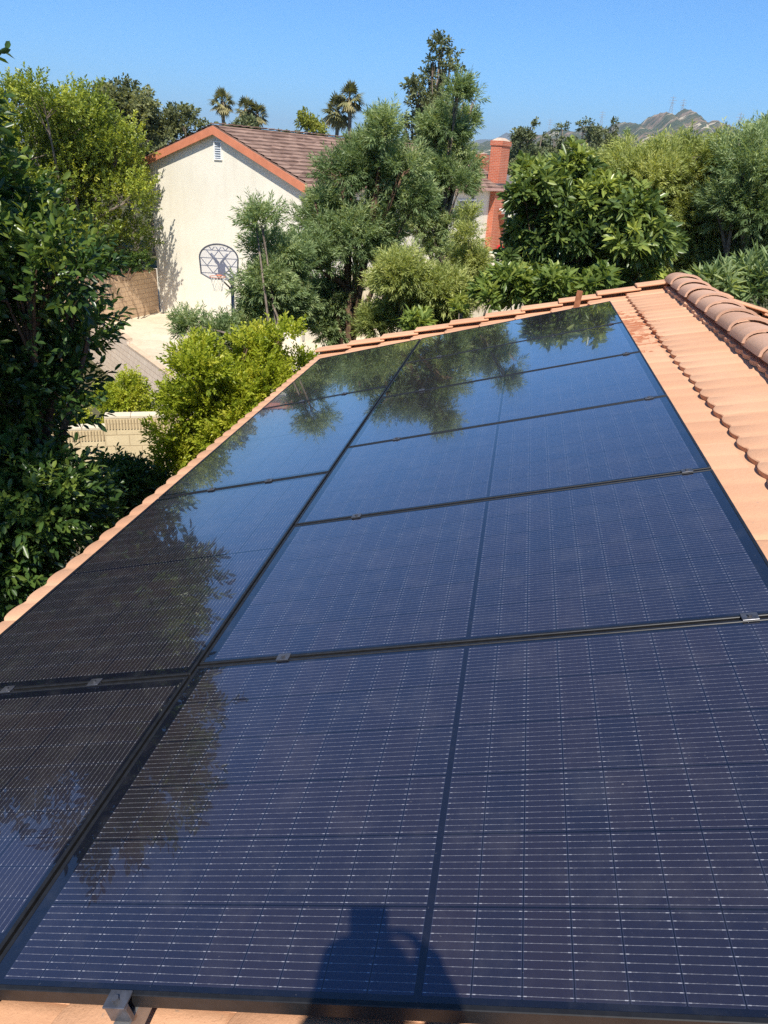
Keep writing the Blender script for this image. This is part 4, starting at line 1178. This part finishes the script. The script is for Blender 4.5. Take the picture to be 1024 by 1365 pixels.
# wooded belt far away: nobody could count it
rng = np.random.default_rng(99)
N = 2600
az = rng.uniform(R(-40), R(24), N); r_ = rng.uniform(110, 420, N) 
hh = rng.uniform(3, 8.0, N) * (.8 + .4 * rng.random(N))
p = np.stack([r_ * np.sin(az), r_ * np.cos(az), -1.5 + hh * rng.uniform(.2, 1, N)], 1)
p = np.repeat(p, 10, 0) + rng.normal(0, 1.3, (N * 10, 3)) * np.array([1, 1, .7])
p[:, 2] = np.maximum(p[:, 2], -1.3)
v, q, tn = make_leaves(p, nrm(rng.normal(0, 1, p.shape) + np.array([0, 0, .6])), rng.uniform(.1, .8, len(p)), rng, 4, .8, .9, .5, .9, .1, 'oval')
o = np_mesh("distant_woodland", v, q, tn, MT['lf_olive'], None, (0, 0, 0))
tag(o, "far belt of mixed trees between the gardens and the hill", "woodland", None, "stuff")

# palms
def palm(x, y, h, label, seed, rad=2.0, nf=60):
    rs = random.Random(seed); z0 = -1.5
    root = empty("palm_tree", (x, y, z0), label, "palm tree", "fan palms on the skyline")
    b = MB(); lean = Vector((rs.uniform(-.4, .4), rs.uniform(-.4, .4), 0))
    b.tube([Vector((x, y, z0)) + lean * (k / 6) ** 2 + HZ * h * k / 6 for k in range(7)], [.24, .2, .18, .17, .17, .18, .2], 10)
    b.build("trunk", MT['barkp'], root, True)
    top = Vector((x, y, z0 + h)) + lean
    vs = []; qs = []; tn = []
    def frond(a, el, ln, tint):
        d = Vector((math.cos(a) * math.cos(el), math.sin(a) * math.cos(el), math.sin(el)))
        s_ = d.cross(HZ).normalized(); c = top + d * ln * .45
        u_ = s_.cross(d)
        for k in range(9):
            f_ = (k - 4) / 4 * 1.15
            e = (d * math.cos(f_) + s_ * math.sin(f_)).normalized()
            tip = c + e * ln * .6 * (1 - .25 * abs(f_)) - HZ * ln * .14 * (1 + abs(f_))
            w = (s_ * math.cos(f_) - d * math.sin(f_)) * ln * .045
            n0 = len(vs); vs.extend([tuple(c), tuple(c.lerp(tip, .55) + w + u_ * .02), tuple(tip), tuple(c.lerp(tip, .55) - w + u_ * .02)])
            qs.append((n0, n0 + 1, n0 + 2, n0 + 3)); tn.extend([tint] * 4)
        w = s_ * .03; n0 = len(vs); vs.extend([tuple(top - w), tuple(top + w), tuple(c + w), tuple(c - w)]); qs.append((n0, n0 + 1, n0 + 2, n0 + 3)); tn.extend([tint] * 4)
    for k in range(nf):
        el = R(rs.uniform(-25, 85)) if k < nf * .75 else R(rs.uniform(-70, -25))
        frond(rs.uniform(0, 6.28), el, rad * rs.uniform(.8, 1.1), rs.uniform(.2, .6) if k < nf * .75 else rs.uniform(.75, 1))
    np_mesh("crown", np.array(vs), np.array(qs), np.array(tn), MT['lf_palm'], root, (x, y, z0))
palm(-32.3, 76.6, 13.0, "leftmost fan palm of the close three behind the cream gable", 1, 1.6)
palm(-30.6, 77.2, 12.4, "middle fan palm of the close three behind the cream gable", 2, 1.5)
palm(-28.9, 77.9, 12.0, "rightmost fan palm of the close three behind the cream gable", 3, 1.5)
palm(-17.0, 70.7, 13.4, "taller fan palm of the pair beside the yellow-green tree", 4, 1.7)
palm(-18.6, 70.9, 12.3, "shorter fuller fan palm of the pair beside the yellow-green tree", 5, 1.9)

# ------------------------------------------------------------------ people
def capsule(b, p, q, r0, r1, n=10):
    p, q = Vector(p), Vector(q); d = q - p
    if d.length < 1e-5: d = Vector((0, 0, 1e-4))
    u = d.normalized(); pts = [p - u * r0 * .98, p - u * r0 * .7, p]; rr = [r0 * .2, r0 * .71, r0]
    pts += [q, q + u * r1 * .7, q + u * r1 * .98]; rr += [r1, r1 * .71, r1 * .2]
    b.tube(pts, rr, n)
def chain(b, pts, rr, n=10):
    for i in range(len(pts) - 1): capsule(b, pts[i], pts[i + 1], rr[i], rr[i + 1], n)
def ball(b, c, r, n=12):
    """r = 3 radii"""
    c = Vector(c); vs = []; fs = []
    for i in range(n + 1):
        for k in range(n * 2):
            t1 = math.pi * (i / n) * .998 + .003; t2 = math.pi * k / n
            vs.append(c + Vector((math.sin(t1) * math.cos(t2) * r[0], math.sin(t1) * math.sin(t2) * r[1], math.cos(t1) * r[2])))
    m_ = n * 2
    for i in range(n):
        for k in range(m_): fs.append((i * m_ + k, (i + 1) * m_ + k, (i + 1) * m_ + (k + 1) % m_, i * m_ + (k + 1) % m_))
    b.add(vs, fs)
def remesh(o, vox):
    md = o.modifiers.new("one_surface", 'REMESH'); md.mode = 'VOXEL'; md.voxel_size = vox; md.use_smooth_shade = True
    sm = o.modifiers.new("soften", 'SMOOTH'); sm.factor = .5; sm.iterations = 3
    return o
MT['skin'] = simple("skin", (.42, .25, .17), .55, .3, 0, .06, 20)
MT['shirt'] = simple("navy_shirt", (.05, .07, .14), .9, .1, 0, .1, 30)
MT['pants'] = simple("grey_trousers", (.12, .115, .11), .9, .1, 0, .1, 30)
MT['hair'] = simple("dark_hair", (.03, .02, .015), .7, .3, 0, .3, 60)
MT['shoe'] = simple("brown_boot", (.10, .06, .04), .7, .3, 0, .2, 20)
MT['phone'] = simple("black_phone", (.02, .02, .022), .25, .5, 0, .1, 5)
MT['red'] = simple("red_shirt", (.45, .03, .03), .9, .1, 0, .1, 20)

C_ = CAM_P; Fw = CAM_F; Rw = CAM_R; Dw = -CAM_U
Fh = Vector((Fw.x, Fw.y, 0)).normalized(); Rh = Vector((Fh.y, -Fh.x, 0))
def Q(r, d, f): return C_ + Rw * r + Dw * d + Fw * f          # about the phone
def H(r, f, z): return C_ + Rh * r + Fh * f + HZ * z          # about the standing body
b = MB(); b.box(Q(0, .066, -.0105), (.074, .155, .008), (Rw, Dw, Fw), .003)
ph = b.build("phone", MT['phone'])
tag(ph, "black phone held up in both hands of the person on the roof", "phone")
zf = RP(.95, 0, -.09).z - C_.z
per = empty("person", H(0, -.50, zf), "person in navy shirt and grey trousers standing on the roof tiles holding the phone", "person")
b = MB()
# head with face
hc = H(.005, -.36, .235)
ball(b, hc + HZ * .03, (.076, .092, .105)); ball(b, hc + Fh * .03 - HZ * .05, (.058, .060, .062))
capsule(b, hc + Fh * .092 + HZ * .01, hc + Fh * .108 - HZ * .022, .010, .015, 8)
ball(b, hc + Fh * .088 - HZ * .062, (.024, .012, .010), 8)
for s_ in (-1, 1):
    ball(b, hc + Rh * .079 * s_ - HZ * .005, (.012, .020, .032), 8)
    ball(b, hc + Fh * .082 + Rh * .032 * s_ + HZ * .022, (.013, .010, .009), 8)
chain(b, [hc - HZ * .06 - Fh * .015, H(.01, -.44, .0)], [.055, .062], 12)
# torso core, arms, legs
chain(b, [H(.01, -.46, -.06), H(.01, -.49, -.30), H(.01, -.50, -.50)], [.11, .115, .12], 14)
sh = [H(-.17, -.46, -.05), H(.19, -.46, -.05)]
el = [H(-.23, -.30, -.30), H(.27, -.30, -.29)]
wr = [Q(-.085, .165, -.085), Q(.14, .165, -.12)]
for i in (0, 1):
    chain(b, [H(.01, -.46, -.05), sh[i], el[i], wr[i]], [.07, .058, .046, .034], 12)
# left hand: palm along the phone's left edge, fingers behind it, thumb on the screen side
chain(b, [wr[0], Q(-.066, .125, -.03), Q(-.060, .082, -.008)], [.028, .032, .027], 10)
for k, (d_, ln_) in enumerate(((.062, .034), (.082, .042), (.102, .045), (.122, .038))):
    chain(b, [Q(-.054, d_ + .004, -.004), Q(-.050, d_, .008), Q(-.030, d_ - .003, .012), Q(-.050 + ln_ + .012, d_ - .006, .011)], [.011, .0095, .0085, .0072], 8)
chain(b, [Q(-.056, .125, -.03), Q(-.046, .095, -.030), Q(-.026, .078, -.026)], [.014, .0115, .009], 8)
# right hand: index finger reaching for the screen, others curled
chain(b, [wr[1], Q(.118, .10, -.085), Q(.100, .066, -.060)], [.032, .034, .026], 10)
chain(b, [Q(.100, .044, -.056), Q(.078, .026, -.040), Q(.052, .024, -.030), Q(.030, .032, -.0215)], [.0105, .009, .0082, .0070], 8)
for k, (r_, d_) in enumerate(((.112, .058), (.116, .076), (.120, .094))):
    chain(b, [Q(r_, d_, -.052), Q(r_ - .020, d_ - .006, -.030), Q(r_ - .006, d_ + .006, -.016), Q(r_ + .012, d_ + .012, -.030)], [.0105, .0095, .0088, .0078], 8)
chain(b, [Q(.108, .11, -.080), Q(.082, .092, -.066), Q(.066, .074, -.052)], [.014, .0115, .0095], 8)
fe = [H(-.14, -.46, zf + .06), H(.17, -.50, zf + .10)]
kn = [H(-.12, -.45, (zf - .50) * .5 + .0), H(.14, -.46, (zf - .50) * .5)]
for i, s_ in ((0, -1), (1, 1)):
    chain(b, [H(.01 + .09 * s_, -.50, -.50), kn[i], fe[i]], [.085, .055, .042], 12)
remesh(b.build("body", MT['skin'], per), .0065)
b = MB()
chain(b, [H(.01, -.46, -.05), H(.01, -.485, -.30), H(.01, -.50, -.54)], [.135, .135, .145], 14)
for i in (0, 1): chain(b, [H(.01, -.46, -.045), sh[i], sh[i].lerp(el[i], .65)], [.085, .070, .058], 12)
remesh(b.build("shirt", MT['shirt'], per), .012)
b = MB()
capsule(b, H(-.05, -.50, -.52), H(.07, -.50, -.52), .128, .128, 12)
for i, s_ in ((0, -1), (1, 1)): chain(b, [H(.01 + .09 * s_, -.50, -.52), kn[i], fe[i] + HZ * .03], [.100, .072, .062], 12)
remesh(b.build("trousers", MT['pants'], per), .012)
for i in (0, 1):
    b = MB(); f_ = fe[i]; capsule(b, f_ - HZ * .025 - Fh * .05, f_ - HZ * .03 + Fh * .14, .045, .036, 12); capsule(b, f_ - HZ * .02, f_ + HZ * .06, .048, .05, 12)
    remesh(b.build("boot", MT['shoe'], per), .010)
b = MB(); ball(b, hc + HZ * .052 - Fh * .012, (.084, .096, .098)); 
remesh(b.build("hair", MT['hair'], per), .008)

# seated person in red under the patio cover
P0 = Vector((-.06, 26.92, 2.452))
tw = Vector((0, -1, 0)); sd2 = Vector((1, 0, 0))
def S(r, f, z): return P0 + sd2 * r + tw * f + HZ * z
chair = empty("patio_chair", P0, "dark patio chair under the person in red", "chair")
b = MB(); b.box(S(0, .02, .42), (.46, .46, .04), None, .008); b.build("seat", MT['dark'], chair)
b = MB(); b.box(S(0, -.24, .68), (.46, .04, .50), None, .008); b.build("backrest", MT['dark'], chair)
for x in (-.20, .20):
    for y in (-.19, .22):
        b = MB(); b.box(S(x, y, .199), (.04, .04, .398), None, .004); b.build("leg", MT['dark'], chair)
pr = empty("person", P0 + HZ * .001, "small distant person in a red shirt sitting beyond the red brick chimney", "person")
b = MB()
ball(b, S(0, .0, 1.20), (.075, .09, .11)); chain(b, [S(0, -.02, 1.12), S(0, -.06, .98)], [.05, .06])
chain(b, [S(0, -.08, .92), S(0, -.10, .56)], [.12, .13])
for s_ in (-1, 1):
    chain(b, [S(.16 * s_, -.06, .94), S(.22 * s_, .02, .70), S(.15 * s_, .26, .62)], [.055, .042, .030])
    for k in range(4): chain(b, [S(.15 * s_ + (k - 1.5) * .018, .28, .615), S(.15 * s_ + (k - 1.5) * .018, .335, .605), S(.15 * s_ + (k - 1.5) * .017, .36, .588)], [.010, .009, .008], 6)
    chain(b, [S(.15 * s_, .27, .62), S(.15 * s_ - .04 * s_, .31, .62)], [.012, .009], 6)
    chain(b, [S(.09 * s_, -.04, .54), S(.11 * s_, .40, .53), S(.11 * s_, .42, .10)], [.085, .058, .042])
    capsule(b, S(.11 * s_, .40, .045), S(.11 * s_, .54, .04), .042, .034)
ball(b, S(0, .092, 1.185), (.014, .018, .02), 8)
remesh(b.build("body", MT['skin'], pr), .012)
b = MB(); chain(b, [S(0, -.08, .93), S(0, -.10, .55)], [.145, .15])
for s_ in (-1, 1): chain(b, [S(.12 * s_, -.07, .93), S(.17 * s_, -.05, .92), S(.21 * s_, .0, .76)], [.08, .07, .06])
remesh(b.build("shirt", MT['red'], pr), .014)
b = MB()
for s_ in (-1, 1): chain(b, [S(.08 * s_, -.06, .545), S(.11 * s_, .40, .54), S(.11 * s_, .42, .20)], [.10, .075, .06])
remesh(b.build("trousers", MT['pants'], pr), .014)
b = MB(); ball(b, S(0, -.015, 1.235), (.082, .092, .095)); remesh(b.build("hair", MT['hair'], pr), .012)

# ------------------------------------------------------------------ air
HAZE = 1.2e-4
if HAZE:
    b = MB(); b.box((0, 0, 297.5), (27000, 27000, 600))
    t = NT("haze_air")
    t.n.remove(t.b)
    pv = t.new("ShaderNodeVolumePrincipled")
    pv.inputs["Color"].default_value = (.72, .86, 1.0, 1)
    pv.inputs["Density"].default_value = HAZE
    pv.inputs["Anisotropy"].default_value = .2
    t.link(pv.outputs[0], t.out.inputs["Volume"])
    hz = b.build("haze", t.m)
    tag(hz, "thin blue haze between the gardens and the far hills", "haze", None, "stuff")
